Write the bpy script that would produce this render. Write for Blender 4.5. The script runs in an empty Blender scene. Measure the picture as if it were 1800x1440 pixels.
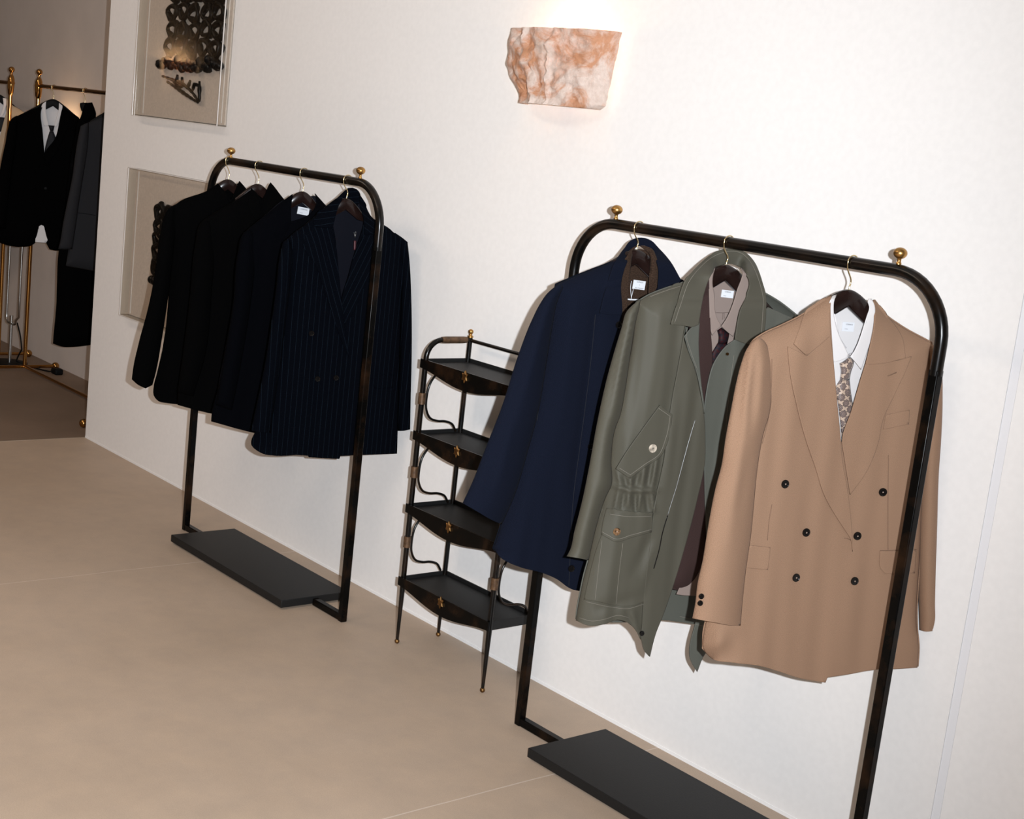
import bpy, math, random
import numpy as np
from mathutils import Vector, Matrix
from mathutils.geometry import delaunay_2d_cdt

random.seed(7); rng = np.random.default_rng(7)
scene = bpy.context.scene
COL = scene.collection

# ------------------------------------------------------------------ camera
EYE = np.array([0.0, 0.0, 1.5])
F_PX = 2499.33
RIGHT = np.array([0.63760688, 0.7621877, 0.11192574])
UP = np.array([-0.21003631, 0.03221112, 0.97716283])
FWD = np.array([-0.74117624, 0.64655421, -0.18062512])
cam_d = bpy.data.cameras.new('camera')
cam = bpy.data.objects.new('camera', cam_d)
COL.objects.link(cam)
M = Matrix.Identity(4)
for i in range(3):
    M[i][0] = RIGHT[i]; M[i][1] = UP[i]; M[i][2] = -FWD[i]; M[i][3] = EYE[i]
cam.matrix_world = M
cam_d.sensor_width = 36.0; cam_d.sensor_fit = 'HORIZONTAL'
cam_d.lens = 36.0 * F_PX / 1800.0
cam_d.clip_start = 0.05; cam_d.clip_end = 100
scene.camera = cam

def rays(u, v):
    u = np.asarray(u, float); v = np.asarray(v, float)
    return FWD[None] * F_PX + RIGHT[None] * (u - 900)[:, None] - UP[None] * (v - 720)[:, None]

# ------------------------------------------------------------------ object helpers
def wloc(o):
    l = Vector((0, 0, 0))
    while o is not None:
        l = l + o.location; o = o.parent
    return l

def thing(name, label, cat, loc=(0, 0, 0), group=None):
    o = bpy.data.objects.new(name, None); COL.objects.link(o)
    o.location = loc; o.empty_display_size = 0.05
    o['label'] = label; o['category'] = cat
    if group: o['group'] = group
    return o

def tag(o, label=None, cat=None, group=None, kind=None):
    if label: o['label'] = label
    if cat: o['category'] = cat
    if group: o['group'] = group
    if kind: o['kind'] = kind
    return o

def mesh_obj(name, V, Fc, mat, parent=None, uv=None, smooth=True, sharp=None, label=None):
    V = np.asarray(V, float).reshape(-1, 3)
    if parent is not None:
        off = np.array(wloc(parent)); loc = None
    else:
        off = np.array([(V[:, 0].min() + V[:, 0].max()) / 2, (V[:, 1].min() + V[:, 1].max()) / 2, V[:, 2].min()]); loc = off
    me = bpy.data.meshes.new(name)
    me.from_pydata((V - off).tolist(), [], [list(map(int, f)) for f in Fc])
    if uv is not None:
        uvl = me.uv_layers.new(name='UVMap')
        idx = np.zeros(len(me.loops), int); me.loops.foreach_get('vertex_index', idx)
        uvl.data.foreach_set('uv', np.asarray(uv, float)[idx].ravel())
    me.validate()
    if smooth:
        me.polygons.foreach_set('use_smooth', [True] * len(me.polygons))
        if sharp is not None:
            me.set_sharp_from_angle(angle=math.radians(sharp))
    if mat is not None:
        me.materials.append(mat)
    me.update()
    o = bpy.data.objects.new(name, me); COL.objects.link(o)
    if parent is not None: o.parent = parent
    else: o.location = loc
    if label: o['label'] = label
    return o

class MB:
    def __init__(s): s.V = []; s.F = []
    def add(s, V, Fc):
        n = len(s.V); s.V += [tuple(map(float, v)) for v in V]; s.F += [[i + n for i in f] for f in Fc]; return s
    def box(s, x0, x1, y0, y1, z0, z1):
        return s.add([(x0, y0, z0), (x1, y0, z0), (x1, y1, z0), (x0, y1, z0), (x0, y0, z1), (x1, y0, z1), (x1, y1, z1), (x0, y1, z1)],
                     [(0, 3, 2, 1), (4, 5, 6, 7), (0, 1, 5, 4), (1, 2, 6, 5), (2, 3, 7, 6), (3, 0, 4, 7)])
    def tube(s, pts, r, n=14, closed=False, up=None):
        P = np.asarray(pts, float); N = len(P)
        rr = np.full(N, r) if np.isscalar(r) else np.asarray(r, float)
        if closed: T = np.roll(P, -1, 0) - np.roll(P, 1, 0)
        else: T = np.gradient(P, axis=0)
        T /= np.linalg.norm(T, axis=1)[:, None] + 1e-12
        a = np.array(up, float) if up is not None else (np.array([0, 0, 1.]) if abs(T[0][2]) < .9 else np.array([1., 0, 0]))
        u = a - T[0] * (a @ T[0]); u /= np.linalg.norm(u)
        Vt = []
        for i in range(N):
            u = u - T[i] * (u @ T[i]); u /= np.linalg.norm(u); w = np.cross(T[i], u)
            for k in range(n):
                th = 2 * math.pi * k / n
                Vt.append(P[i] + rr[i] * (math.cos(th) * u + math.sin(th) * w))
        Fc = []
        m = N if closed else N - 1
        for i in range(m):
            j = (i + 1) % N
            for k in range(n):
                l = (k + 1) % n
                Fc.append((i * n + k, i * n + l, j * n + l, j * n + k))
        if not closed:
            Fc.append(list(range(n))[::-1]); Fc.append([(N - 1) * n + k for k in range(n)])
        return s.add(Vt, Fc)
    def lathe(s, prof, c, n=24, axis=(0, 0, 1)):
        ax = np.array(axis, float); ax /= np.linalg.norm(ax)
        a = np.array([1., 0, 0]) if abs(ax[0]) < .9 else np.array([0, 1., 0])
        u = a - ax * (a @ ax); u /= np.linalg.norm(u); w = np.cross(ax, u); c = np.array(c, float)
        Vt = []; Fc = []
        for r, h in prof:
            for k in range(n):
                th = 2 * math.pi * k / n
                Vt.append(c + ax * h + max(r, 1e-5) * (math.cos(th) * u + math.sin(th) * w))
        for i in range(len(prof) - 1):
            for k in range(n):
                l = (k + 1) % n
                Fc.append((i * n + k, i * n + l, (i + 1) * n + l, (i + 1) * n + k))
        Fc.append(list(range(n))[::-1]); Fc.append([(len(prof) - 1) * n + k for k in range(n)])
        return s.add(Vt, Fc)
    def build(s, name, mat, parent=None, smooth=True, sharp=35, bevel=0, label=None, seg=2):
        o = mesh_obj(name, s.V, s.F, mat, parent, smooth=smooth, sharp=sharp, label=label)
        if bevel:
            b = o.modifiers.new('bevel', 'BEVEL'); b.width = bevel; b.segments = seg; b.limit_method = 'ANGLE'; b.angle_limit = math.radians(40)
        return o

def ball_profile(r, n=10, flat=1.0, z0=0.0):
    return [(r * math.sin(math.pi * i / n), z0 - r * flat * math.cos(math.pi * i / n)) for i in range(n + 1)]

# ------------------------------------------------------------------ materials
def newmat(name):
    m = bpy.data.materials.new(name); m.use_nodes = True
    nt = m.node_tree; b = nt.nodes['Principled BSDF']
    return m, nt, b

def L(nt, a, b): nt.links.new(a, b)

def node(nt, t, **kw):
    n = nt.nodes.new(t)
    for k, v in kw.items():
        if k.startswith('i_'): n.inputs[k[2:].replace('_', ' ')].default_value = v
        else: setattr(n, k, v)
    return n

def rgba(c): return (c[0], c[1], c[2], 1.0)

def noise_color(nt, b, c1, c2, scale, detail=4, coord='Object', lo=.35, hi=.65, rough=.5):
    tc = node(nt, 'ShaderNodeTexCoord'); nz = node(nt, 'ShaderNodeTexNoise')
    nz.inputs['Scale'].default_value = scale; nz.inputs['Detail'].default_value = detail; nz.inputs['Roughness'].default_value = rough
    L(nt, tc.outputs[coord], nz.inputs['Vector'])
    cr = node(nt, 'ShaderNodeValToRGB')
    cr.color_ramp.elements[0].position = lo; cr.color_ramp.elements[1].position = hi
    cr.color_ramp.elements[0].color = rgba(c1); cr.color_ramp.elements[1].color = rgba(c2)
    L(nt, nz.outputs['Fac'], cr.inputs['Fac'])
    if b is not None: L(nt, cr.outputs['Color'], b.inputs['Base Color'])
    return tc, nz, cr

def add_bump(nt, b, src, strength, dist):
    bp = node(nt, 'ShaderNodeBump'); bp.inputs['Strength'].default_value = strength; bp.inputs['Distance'].default_value = dist
    L(nt, src, bp.inputs['Height']); L(nt, bp.outputs['Normal'], b.inputs['Normal']); return bp

def fabric(name, col, rough=.9, weave=900, var=.12, bump=.35, sheen=.1, spec=.2, stripes=None):
    m, nt, b = newmat(name)
    c1 = [x * (1 - var) for x in col]; c2 = [x * (1 + var) for x in col]
    tc, nz, cr = noise_color(nt, b, c1, c2, weave, 2, 'UV')
    b.inputs['Roughness'].default_value = rough
    b.inputs['Sheen Weight'].default_value = sheen; b.inputs['Sheen Roughness'].default_value = .4
    b.inputs['Specular IOR Level'].default_value = spec
    add_bump(nt, b, nz.outputs['Fac'], bump, .0006)
    if stripes:
        pitch, width, sc = stripes
        sp = node(nt, 'ShaderNodeSeparateXYZ'); L(nt, tc.outputs['UV'], sp.inputs[0])
        a = node(nt, 'ShaderNodeMath', operation='DIVIDE'); L(nt, sp.outputs['X'], a.inputs[0]); a.inputs[1].default_value = pitch
        f = node(nt, 'ShaderNodeMath', operation='FRACT'); L(nt, a.outputs[0], f.inputs[0])
        l = node(nt, 'ShaderNodeMath', operation='LESS_THAN'); L(nt, f.outputs[0], l.inputs[0]); l.inputs[1].default_value = width / pitch
        n2 = node(nt, 'ShaderNodeTexNoise'); n2.inputs['Scale'].default_value = 260
        L(nt, tc.outputs['UV'], n2.inputs['Vector'])
        mu = node(nt, 'ShaderNodeMath', operation='MULTIPLY'); L(nt, l.outputs[0], mu.inputs[0]); L(nt, n2.outputs['Fac'], mu.inputs[1])
        mx = node(nt, 'ShaderNodeMix', data_type='RGBA'); L(nt, mu.outputs[0], mx.inputs['Factor'])
        L(nt, cr.outputs['Color'], mx.inputs[6]); mx.inputs[7].default_value = rgba(sc)
        L(nt, mx.outputs[2], b.inputs['Base Color'])
    return m

def plain(name, col, rough=.5, metal=0., spec=.5, var=0., scale=30, bump=0., coat=0.):
    m, nt, b = newmat(name)
    b.inputs['Roughness'].default_value = rough; b.inputs['Metallic'].default_value = metal
    b.inputs['Specular IOR Level'].default_value = spec; b.inputs['Coat Weight'].default_value = coat
    b.inputs['Coat Roughness'].default_value = .08
    if var:
        tc, nz, cr = noise_color(nt, b, [x * (1 - var) for x in col], [min(1, x * (1 + var)) for x in col], scale)
        if bump: add_bump(nt, b, nz.outputs['Fac'], bump, .001)
    else: b.inputs['Base Color'].default_value = rgba(col)
    return m

def mat_floor():
    m, nt, b = newmat('microcement floor')
    tc, nz, cr = noise_color(nt, None, (.385, .295, .22), (.475, .37, .285), .9, 7, 'Object', .3, .72, .62)
    tc2, nz2, cr2 = noise_color(nt, None, (.93, .93, .93), (1.05, 1.03, 1.0), 9, 8, 'Object', .3, .7, .7)
    tc3, nz3, cr3 = noise_color(nt, None, (.9, .9, .9), (1.08, 1.08, 1.08), 380, 3, 'Object', .3, .7)
    m1 = node(nt, 'ShaderNodeMix', data_type='RGBA', blend_type='MULTIPLY'); m1.inputs['Factor'].default_value = 1
    L(nt, cr.outputs[0], m1.inputs[6]); L(nt, cr2.outputs[0], m1.inputs[7])
    m2 = node(nt, 'ShaderNodeMix', data_type='RGBA', blend_type='MULTIPLY'); m2.inputs['Factor'].default_value = .8
    L(nt, m1.outputs[2], m2.inputs[6]); L(nt, cr3.outputs[0], m2.inputs[7])
    # light joint lines every 1.81 m across the floor, with a slight waver
    sp = node(nt, 'ShaderNodeSeparateXYZ'); L(nt, tc.outputs['Object'], sp.inputs[0])
    wv = node(nt, 'ShaderNodeTexNoise'); wv.inputs['Scale'].default_value = 1.5; L(nt, tc.outputs['Object'], wv.inputs['Vector'])
    w1 = node(nt, 'ShaderNodeMath', operation='MULTIPLY_ADD'); L(nt, wv.outputs['Fac'], w1.inputs[0]); w1.inputs[1].default_value = .03; L(nt, sp.outputs['X'], w1.inputs[2])
    a = node(nt, 'ShaderNodeMath', operation='ADD'); L(nt, w1.outputs[0], a.inputs[0]); a.inputs[1].default_value = 2.345 + 18.1 - .015 + FLOOR_X
    d = node(nt, 'ShaderNodeMath', operation='DIVIDE'); L(nt, a.outputs[0], d.inputs[0]); d.inputs[1].default_value = 1.81
    f = node(nt, 'ShaderNodeMath', operation='FRACT'); L(nt, d.outputs[0], f.inputs[0])
    l = node(nt, 'ShaderNodeMath', operation='LESS_THAN'); L(nt, f.outputs[0], l.inputs[0]); l.inputs[1].default_value = .0022
    ls = node(nt, 'ShaderNodeMath', operation='MULTIPLY'); L(nt, l.outputs[0], ls.inputs[0]); ls.inputs[1].default_value = .38
    m3 = node(nt, 'ShaderNodeMix', data_type='RGBA'); L(nt, ls.outputs[0], m3.inputs['Factor']); L(nt, m2.outputs[2], m3.inputs[6])
    m3.inputs[7].default_value = (.75, .66, .58, 1)
    L(nt, m3.outputs[2], b.inputs['Base Color'])
    b.inputs['Roughness'].default_value = .55; b.inputs['Specular IOR Level'].default_value = .35
    add_bump(nt, b, nz2.outputs['Fac'], .12, .004)
    return m

def mat_stone():
    m, nt, b = newmat('rough pink alabaster')
    tc, nz, cr = noise_color(nt, None, (.56, .28, .155), (.70, .58, .51), 9, 6, 'Object', .40, .55, .62)
    nz.inputs['Distortion'].default_value = 1.2
    e = cr.color_ramp.elements.new(.46); e.color = (.63, .41, .31, 1)
    tc2, nz2, cr2 = noise_color(nt, None, (.84, .78, .74), (1.12, 1.12, 1.12), 60, 6, 'Object', .3, .7, .7)
    mx = node(nt, 'ShaderNodeMix', data_type='RGBA', blend_type='MULTIPLY'); mx.inputs['Factor'].default_value = .85
    L(nt, cr.outputs[0], mx.inputs[6]); L(nt, cr2.outputs[0], mx.inputs[7])
    L(nt, mx.outputs[2], b.inputs['Base Color'])
    b.inputs['Roughness'].default_value = .6
    ad = node(nt, 'ShaderNodeMath', operation='ADD'); L(nt, nz.outputs['Fac'], ad.inputs[0]); L(nt, nz2.outputs['Fac'], ad.inputs[1])
    add_bump(nt, b, ad.outputs[0], .6, .008)
    tr = node(nt, 'ShaderNodeBsdfTranslucent'); L(nt, mx.outputs[2], tr.inputs['Color'])
    ms = node(nt, 'ShaderNodeMixShader'); ms.inputs[0].default_value = .12
    out = nt.nodes['Material Output']
    L(nt, b.outputs[0], ms.inputs[1]); L(nt, tr.outputs[0], ms.inputs[2]); L(nt, ms.outputs[0], out.inputs['Surface'])
    return m

def mat_acrylic(name='clear acrylic', tint=(.93, .92, .90), ior=1.49):
    m, nt, b = newmat(name); nt.nodes.remove(b)
    t = node(nt, 'ShaderNodeBsdfTransparent'); t.inputs[0].default_value = rgba(tint)
    g = node(nt, 'ShaderNodeBsdfGlossy'); g.inputs['Roughness'].default_value = .012
    lw = node(nt, 'ShaderNodeLayerWeight'); lw.inputs['Blend'].default_value = .5
    pw = node(nt, 'ShaderNodeMath', operation='POWER'); L(nt, lw.outputs['Facing'], pw.inputs[0]); pw.inputs[1].default_value = 4.
    fr = node(nt, 'ShaderNodeMath', operation='MULTIPLY_ADD'); L(nt, pw.outputs[0], fr.inputs[0]); fr.inputs[1].default_value = .4; fr.inputs[2].default_value = .025
    ms = node(nt, 'ShaderNodeMixShader')
    L(nt, fr.outputs[0], ms.inputs[0]); L(nt, t.outputs[0], ms.inputs[1]); L(nt, g.outputs[0], ms.inputs[2])
    L(nt, ms.outputs[0], nt.nodes['Material Output'].inputs['Surface'])
    return m

def mat_tie_medallion():
    m, nt, b = newmat('cream silk with medallions')
    tc = node(nt, 'ShaderNodeTexCoord')
    sp = node(nt, 'ShaderNodeSeparateXYZ'); L(nt, tc.outputs['UV'], sp.inputs[0])
    def mth(op, a, bb=None, c=None):
        n = node(nt, 'ShaderNodeMath', operation=op)
        for i, x in enumerate((a, bb, c)):
            if x is None: continue
            if isinstance(x, (int, float)): n.inputs[i].default_value = x
            else: L(nt, x, n.inputs[i])
        return n.outputs[0]
    def lattice(ox, oy, ph):
        x = mth('SUBTRACT', mth('FRACT', mth('ADD', mth('DIVIDE', sp.outputs['X'], .027), ox)), .5)
        y = mth('SUBTRACT', mth('FRACT', mth('ADD', mth('DIVIDE', sp.outputs['Y'], .0225), oy)), .5)
        xm = mth('MULTIPLY', x, .027); ym = mth('MULTIPLY', y, .0225)
        r = mth('SQRT', mth('ADD', mth('MULTIPLY', xm, xm), mth('MULTIPLY', ym, ym)))
        an = mth('ARCTAN2', ym, xm)
        rad = mth('ADD', mth('MULTIPLY', mth('COSINE', mth('MULTIPLY', an, 8.0)), .0007), .0082)
        rel = mth('DIVIDE', r, rad)
        return rel
    a = lattice(.2, .1, 0); c = lattice(.7, .6, 0)
    r = mth('MINIMUM', a, c)
    cr = node(nt, 'ShaderNodeValToRGB'); L(nt, r, cr.inputs['Fac']); cr.color_ramp.interpolation = 'CONSTANT'
    els = cr.color_ramp.elements
    els[0].position = 0; els[0].color = (.24, .17, .15, 1)
    els[1].position = .16; els[1].color = (.085, .06, .055, 1)
    for p, cc in ((.30, (.33, .24, .20, 1)), (.42, (.09, .065, .06, 1)), (.62, (.22, .16, .14, 1)), (.78, (.075, .05, .045, 1)), (.97, (.46, .34, .26, 1))):
        e = els.new(p); e.color = cc
    L(nt, cr.outputs[0], b.inputs['Base Color'])
    b.inputs['Roughness'].default_value = .5; b.inputs['Sheen Weight'].default_value = .2
    return m

def mat_tie_dark():
    m, nt, b = newmat('burgundy checked silk')
    tc, nz, cr = noise_color(nt, None, (.032, .006, .008), (.010, .008, .013), 160, 1, 'UV', .40, .62)
    e = cr.color_ramp.elements.new(.51); e.color = (.018, .010, .011, 1)
    L(nt, cr.outputs[0], b.inputs['Base Color']); b.inputs['Roughness'].default_value = .6
    b.inputs['Specular IOR Level'].default_value = .15
    return m

def black_steel(spec=.28):
    m, nt, b = newmat('aged black lacquered steel with painted reflections')
    tc, nz, cr = noise_color(nt, b, (.0022, .0020, .0018), (.020, .0095, .0045), 11, 5, 'Object', .48, .74, .6)  # brown patches: part rust, part warm reflections painted into the colour
    b.inputs['Roughness'].default_value = .25; b.inputs['Specular IOR Level'].default_value = spec
    add_bump(nt, b, nz.outputs['Fac'], .08, .001)
    return m
FLOOR_X = 0.0
MT = dict(
    wall=plain('white painted plaster', (.83, .81, .79), .75, spec=.2, var=.015, scale=60, bump=.05),
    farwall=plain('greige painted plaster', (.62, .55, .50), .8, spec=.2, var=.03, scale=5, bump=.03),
    leftwall=plain('dark taupe plaster', (.20, .16, .13), .85),
    ceil=plain('ceiling paint', (.7, .68, .65), .9),
    floor=None,
    black=black_steel(), blackpost=black_steel(.08),
    blackplate=plain('black powder coated plate', (.0095, .0095, .0095), .5, spec=.22, var=.12, scale=300, bump=.2),
    rust=plain('worn brown bare steel', (.05, .022, .012), .5, .3, var=.5, scale=60),
    brass=plain('aged brass', (.46, .26, .085), .35, 1., var=.25, scale=40, bump=.1),
    brass_shiny=plain('polished brass', (.46, .235, .07), .12, 1.),
    brass_dark=plain('dark antique brass', (.22, .12, .045), .4, 1., var=.4, scale=60),
    leather=plain('worn brown bound sleeve', (.10, .055, .028), .42, .4, var=.4, scale=80, bump=.3),
    hookm=plain('gold plated wire', (.72, .58, .33), .22, 1.),
    hanger=plain('dark lacquered hanger wood', (.012, .006, .005), .2, spec=.2, var=.25, scale=25, coat=.08),
    blackhang=plain('matt black wood', (.004, .004, .004), .6, spec=.1),
    chrome=plain('brushed steel tube', (.55, .55, .54), .25, 1.),
    rubber=plain('black rubber', (.01, .01, .01), .6),
    tan=fabric('camel wool twill', (.258, .157, .101), .95, 900, .16, .5, .04, .1),
    tanlining=fabric('tan lining', (.20, .13, .09), .6, 600, .05, .1),
    green=fabric('sage cotton gabardine', (.067, .062, .046), .6, 1200, .12, .5, .02, .2),
    greendark=fabric('sage cotton facing', (.082, .084, .070), .5, 1200, .10, .4, .02, .25),
    greenstitch=fabric('sage topstitch thread', (.19, .17, .14), .8),
    navy=fabric('navy brushed wool', (.0046, .0062, .0130), .95, 700, .3, .6, .01, .06),
    navydark=fabric('navy facing', (.0036, .0052, .010), .95, 700, .25, .6, .01, .05),
    knit=fabric('brown ribbed knit', (.036, .021, .014), .95, 420, .4, .9, .02, .08),
    brownj=fabric('dark brown wool', (.038, .022, .020), .95, 700, .15, .5, .02, .08),
    mauve=fabric('taupe cotton poplin', (.235, .182, .158), .85, 1400, .05, .2, .05),
    white=fabric('white cotton poplin', (.65, .622, .612), .85, 1400, .03, .2, .05),
    cream=fabric('cream wool', (.42, .32, .22), .9, 700, .08, .3, .05),
    black1=fabric('black wool', (.0012, .0012, .0013), .95, 700, .2, .5, .0, .02),
    black2=fabric('blue black wool', (.0012, .0014, .0022), .95, 700, .2, .5, .0, .02),
    pin=fabric('navy pinstriped wool', (.0013, .0018, .0033), .95, 700, .2, .5, .0, .02, stripes=(.0165, .0010, (.010, .017, .027))),
    lining=fabric('dark navy lining', (.0035, .0040, .0075), .6, 600, .1, .1, .0, .06),
    grey=fabric('dark grey flannel', (.020, .020, .022), .95, 500, .3, .5, .0, .05),
    blacktie=fabric('black silk', (.006, .006, .008), .6),
    labelm=plain('white woven label', (.70, .71, .74), .8),
    ink=plain('grey printed thread', (.07, .07, .08), .8),
    btn=plain('black horn button', (.004, .0035, .0035), .22, spec=.4),
    btnrim=plain('button thread', (.45, .33, .26), .7),
    tort=plain('tortoiseshell horn', (.20, .11, .055), .22, var=.95, scale=120, coat=.5),
    tortpale=plain('pale horn button', (.42, .36, .29), .22, var=.5, scale=90, coat=.5),
    zipm=plain('zip metal', (.32, .32, .32), .5, 1.),
    burg=plain('burgundy leather tag', (.07, .015, .02), .5),
    linen=plain('beige linen backing', (.70, .62, .56), .9, var=.06, scale=120, bump=.2),
    tar=plain('glossy black resin', (.002, .002, .002), .35, spec=.18),
    stone=mat_stone(), acrylic=mat_acrylic(),
    acrylic_edge=plain('polished acrylic edge', (.72, .69, .66), .12, spec=.6),
    tie1=mat_tie_medallion(), tie2=mat_tie_dark(),
)
MT['floor'] = mat_floor()
FLASH=825.; AMB=27.; WORLD=.12; EXPO=0.0
# ------------------------------------------------------------------ cloth helpers
def pts(s):
    return np.array([[float(a) for a in p.split(',')] for p in s.split()])

def smooth_poly(P, closed=True, step=5.0, corner=42, on=True):
    P = np.asarray(P, float); n = len(P); out = []
    tan = np.zeros((n, 2)); cor = np.zeros(n, bool)
    for i in range(n):
        if not closed and i in (0, n - 1): cor[i] = True; continue
        a = P[i] - P[i - 1]; b = P[(i + 1) % n] - P[i]
        ang = math.degrees(abs(math.atan2(a[0] * b[1] - a[1] * b[0], a @ b)))
        cor[i] = ang > corner or not on
        la, lb = np.linalg.norm(a), np.linalg.norm(b)
        tan[i] = (a / la * lb + b / lb * la) / (la + lb)
    for i in range(n if closed else n - 1):
        p, q = P[i], P[(i + 1) % n]; c = q - p; l = np.linalg.norm(c); k = max(1, int(round(l / step)))
        m0 = c if cor[i] else tan[i] * l; m1 = c if cor[(i + 1) % n] else tan[(i + 1) % n] * l
        for j in range(k):
            t = j / k
            out.append((2*t**3 - 3*t*t + 1) * p + (t**3 - 2*t*t + t) * m0 + (-2*t**3 + 3*t*t) * q + (t**3 - t*t) * m1)
    if not closed: out.append(P[-1])
    return np.array(out)

def dist_to(U, line):
    A = line[:-1]; B = line[1:]; D = B - A; LL = (D ** 2).sum(1) + 1e-9
    best = np.full(len(U), 1e9)
    for c in range(0, len(U), 1500):
        u = U[c:c + 1500]
        t = np.clip(((u[:, None] - A[None]) * D[None]).sum(2) / LL[None], 0, 1)
        q = A[None] + t[..., None] * D[None]
        best[c:c + 1500] = np.sqrt(((u[:, None] - q) ** 2).sum(2)).min(1)
    return best

def inside(U, poly):
    x, y = U[:, 0], U[:, 1]; r = np.zeros(len(U), bool); n = len(poly)
    for i in range(n):
        x0, y0 = poly[i]; x1, y1 = poly[(i + 1) % n]
        c = ((y0 > y) != (y1 > y))
        with np.errstate(divide='ignore', invalid='ignore'):
            xx = (x1 - x0) * (y - y0) / (y1 - y0 + 1e-12) + x0
        r ^= c & (x < xx)
    return r

def triang(poly, sp):
    x0, y0 = poly.min(0); x1, y1 = poly.max(0)
    g = []
    h = sp * .866; j = 0; y = y0 + h / 2
    while y < y1:
        x = x0 + (sp / 2 if j % 2 else 0)
        while x < x1: g.append((x, y)); x += sp
        y += h; j += 1
    g = np.array(g) if g else np.zeros((0, 2))
    if len(g):
        g = g[inside(g, poly)]
    lp = np.vstack([poly, poly[:1]])
    if len(g):
        g = g[dist_to(g, lp) > max(sp * .55, 5.2)]
    # two inset rows so that the rounding at the edge stays smooth
    tn = np.roll(poly, -1, 0) - np.roll(poly, 1, 0); tn /= np.linalg.norm(tn, axis=1)[:, None] + 1e-9
    area_ = (poly[:, 0] * np.roll(poly[:, 1], -1) - np.roll(poly[:, 0], -1) * poly[:, 1]).sum()
    nn = np.column_stack([-tn[:, 1], tn[:, 0]]) * (1 if area_ > 0 else -1)
    for dd in (1.3, 3.4):
        q = poly + nn * dd; q = q[inside(q, poly)]
        if len(q):
            q = q[dist_to(q, lp) > dd * .85]
            if len(q): g = np.vstack([g, q])
    allp = np.vstack([poly, g]); n = len(poly)
    ed = [(i, (i + 1) % n) for i in range(n)]
    r = delaunay_2d_cdt([Vector(p) for p in allp], ed, [], 1, 1e-4)
    V = np.array([(v.x, v.y) for v in r[0]]); T = [tuple(t) for t in r[2]]
    bd = np.array([any(k < n for k in o) for o in r[3]])
    return V, T, bd

def prof(x):
    x = np.clip(x, 0, 1); return np.maximum(0, 1 - (1 - x) ** 2) ** .75

def sstep(x, a, b):
    t = np.clip((x - a) / (b - a), 0, 1); return t * t * (3 - 2 * t)

class Hang:
    """A garment's hanging surface: a vertical sheet through the hook point whose plan line starts at
    angle th (degrees from the wall normal) and may curl along its width."""
    def __init__(s, hook, th, bends=()):
        s.h = np.array(hook, float); ds = .004
        S = np.arange(-.9, 1.2, ds); ang = np.full(len(S), math.radians(th))
        for a, b, d in bends: ang = ang + math.radians(d) * (sstep(S, a, b) if b > a else 1 - sstep(S, b, a))
        C = np.cumsum(np.stack([np.sin(ang), np.cos(ang)], 1) * ds, 0)
        i0 = int(np.argmin(abs(S))); C = C - C[i0] + s.h[None, :2]
        s.S = S; s.C = C; s.N = np.stack([np.cos(ang), -np.sin(ang)], 1)
    def at(s, U, off):
        U = np.asarray(U, float).reshape(-1, 2); off = np.broadcast_to(np.asarray(off, float), (len(U),))
        d = rays(U[:, 0], U[:, 1]); P = np.zeros((len(U), 3)); Sx = np.zeros(len(U)); Nn = np.zeros((len(U), 3))
        for c in range(0, len(U), 1000):
            dd = d[c:c + 1000]; o = off[c:c + 1000]
            Q = s.C[None] + o[:, None, None] * s.N[None]
            f = dd[:, :1] * Q[..., 1] - dd[:, 1:2] * Q[..., 0]
            # f rises or falls monotonically where the sheet faces the lens; take crossing nearest the hook
            sg = (f[:, :-1] * f[:, 1:]) <= 0
            cost = np.where(sg, abs(s.S[None, :-1]), 1e9); k = cost.argmin(1); r = np.arange(len(k))
            f0, f1 = f[r, k], f[r, k + 1]; t = np.clip(f0 / (f0 - f1 + 1e-12), 0, 1)
            q = Q[r, k] * (1 - t)[:, None] + Q[r, k + 1] * t[:, None]
            tt = (q * dd[:, :2]).sum(1) / (dd[:, :2] ** 2).sum(1)
            P[c:c + 1000] = EYE[None] + tt[:, None] * dd
            Sx[c:c + 1000] = s.S[k] + t * (s.S[1] - s.S[0]); Nn[c:c + 1000, :2] = s.N[k]
        return P, Sx, Nn
    def sz(s, S, Z, off):
        """surface point from metric width s, height z, offset"""
        S = np.asarray(S, float); k = np.clip(((S - s.S[0]) / (s.S[1] - s.S[0])), 0, len(s.S) - 2); i = k.astype(int); t = (k - i)[:, None]
        c = s.C[i] * (1 - t) + s.C[i + 1] * t; n = s.N[i]
        p = c + np.asarray(off, float)[:, None] * n
        return np.column_stack([p, np.asarray(Z, float)])

def folds_fn(folds):
    def f(U):
        o = np.zeros(len(U))
        for x0, y0, x1, y1, w, a in folds:
            A = np.array([x0, y0], float); D = np.array([x1 - x0, y1 - y0], float); l2 = D @ D
            t = np.clip(((U - A) @ D) / l2, -.05, 1.05); q = A + t[:, None] * D
            d = np.sqrt(((U - q) ** 2).sum(1)); e = np.sin(np.clip(t * .9 + .05, 0, 1) * math.pi) ** .5
            o += a * e * np.exp(-(d / w) ** 2)
        return o
    return f

def dist_segs(U, A, B):
    D = B - A; LL = (D ** 2).sum(1) + 1e-9; best = np.full(len(U), 1e9)
    for c in range(0, len(U), 1500):
        u = U[c:c + 1500]
        t = np.clip(((u[:, None] - A[None]) * D[None]).sum(2) / LL[None], 0, 1)
        q = A[None] + t[..., None] * D[None]
        best[c:c + 1500] = np.sqrt(((u[:, None] - q) ** 2).sum(2)).min(1)
    return best

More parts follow.
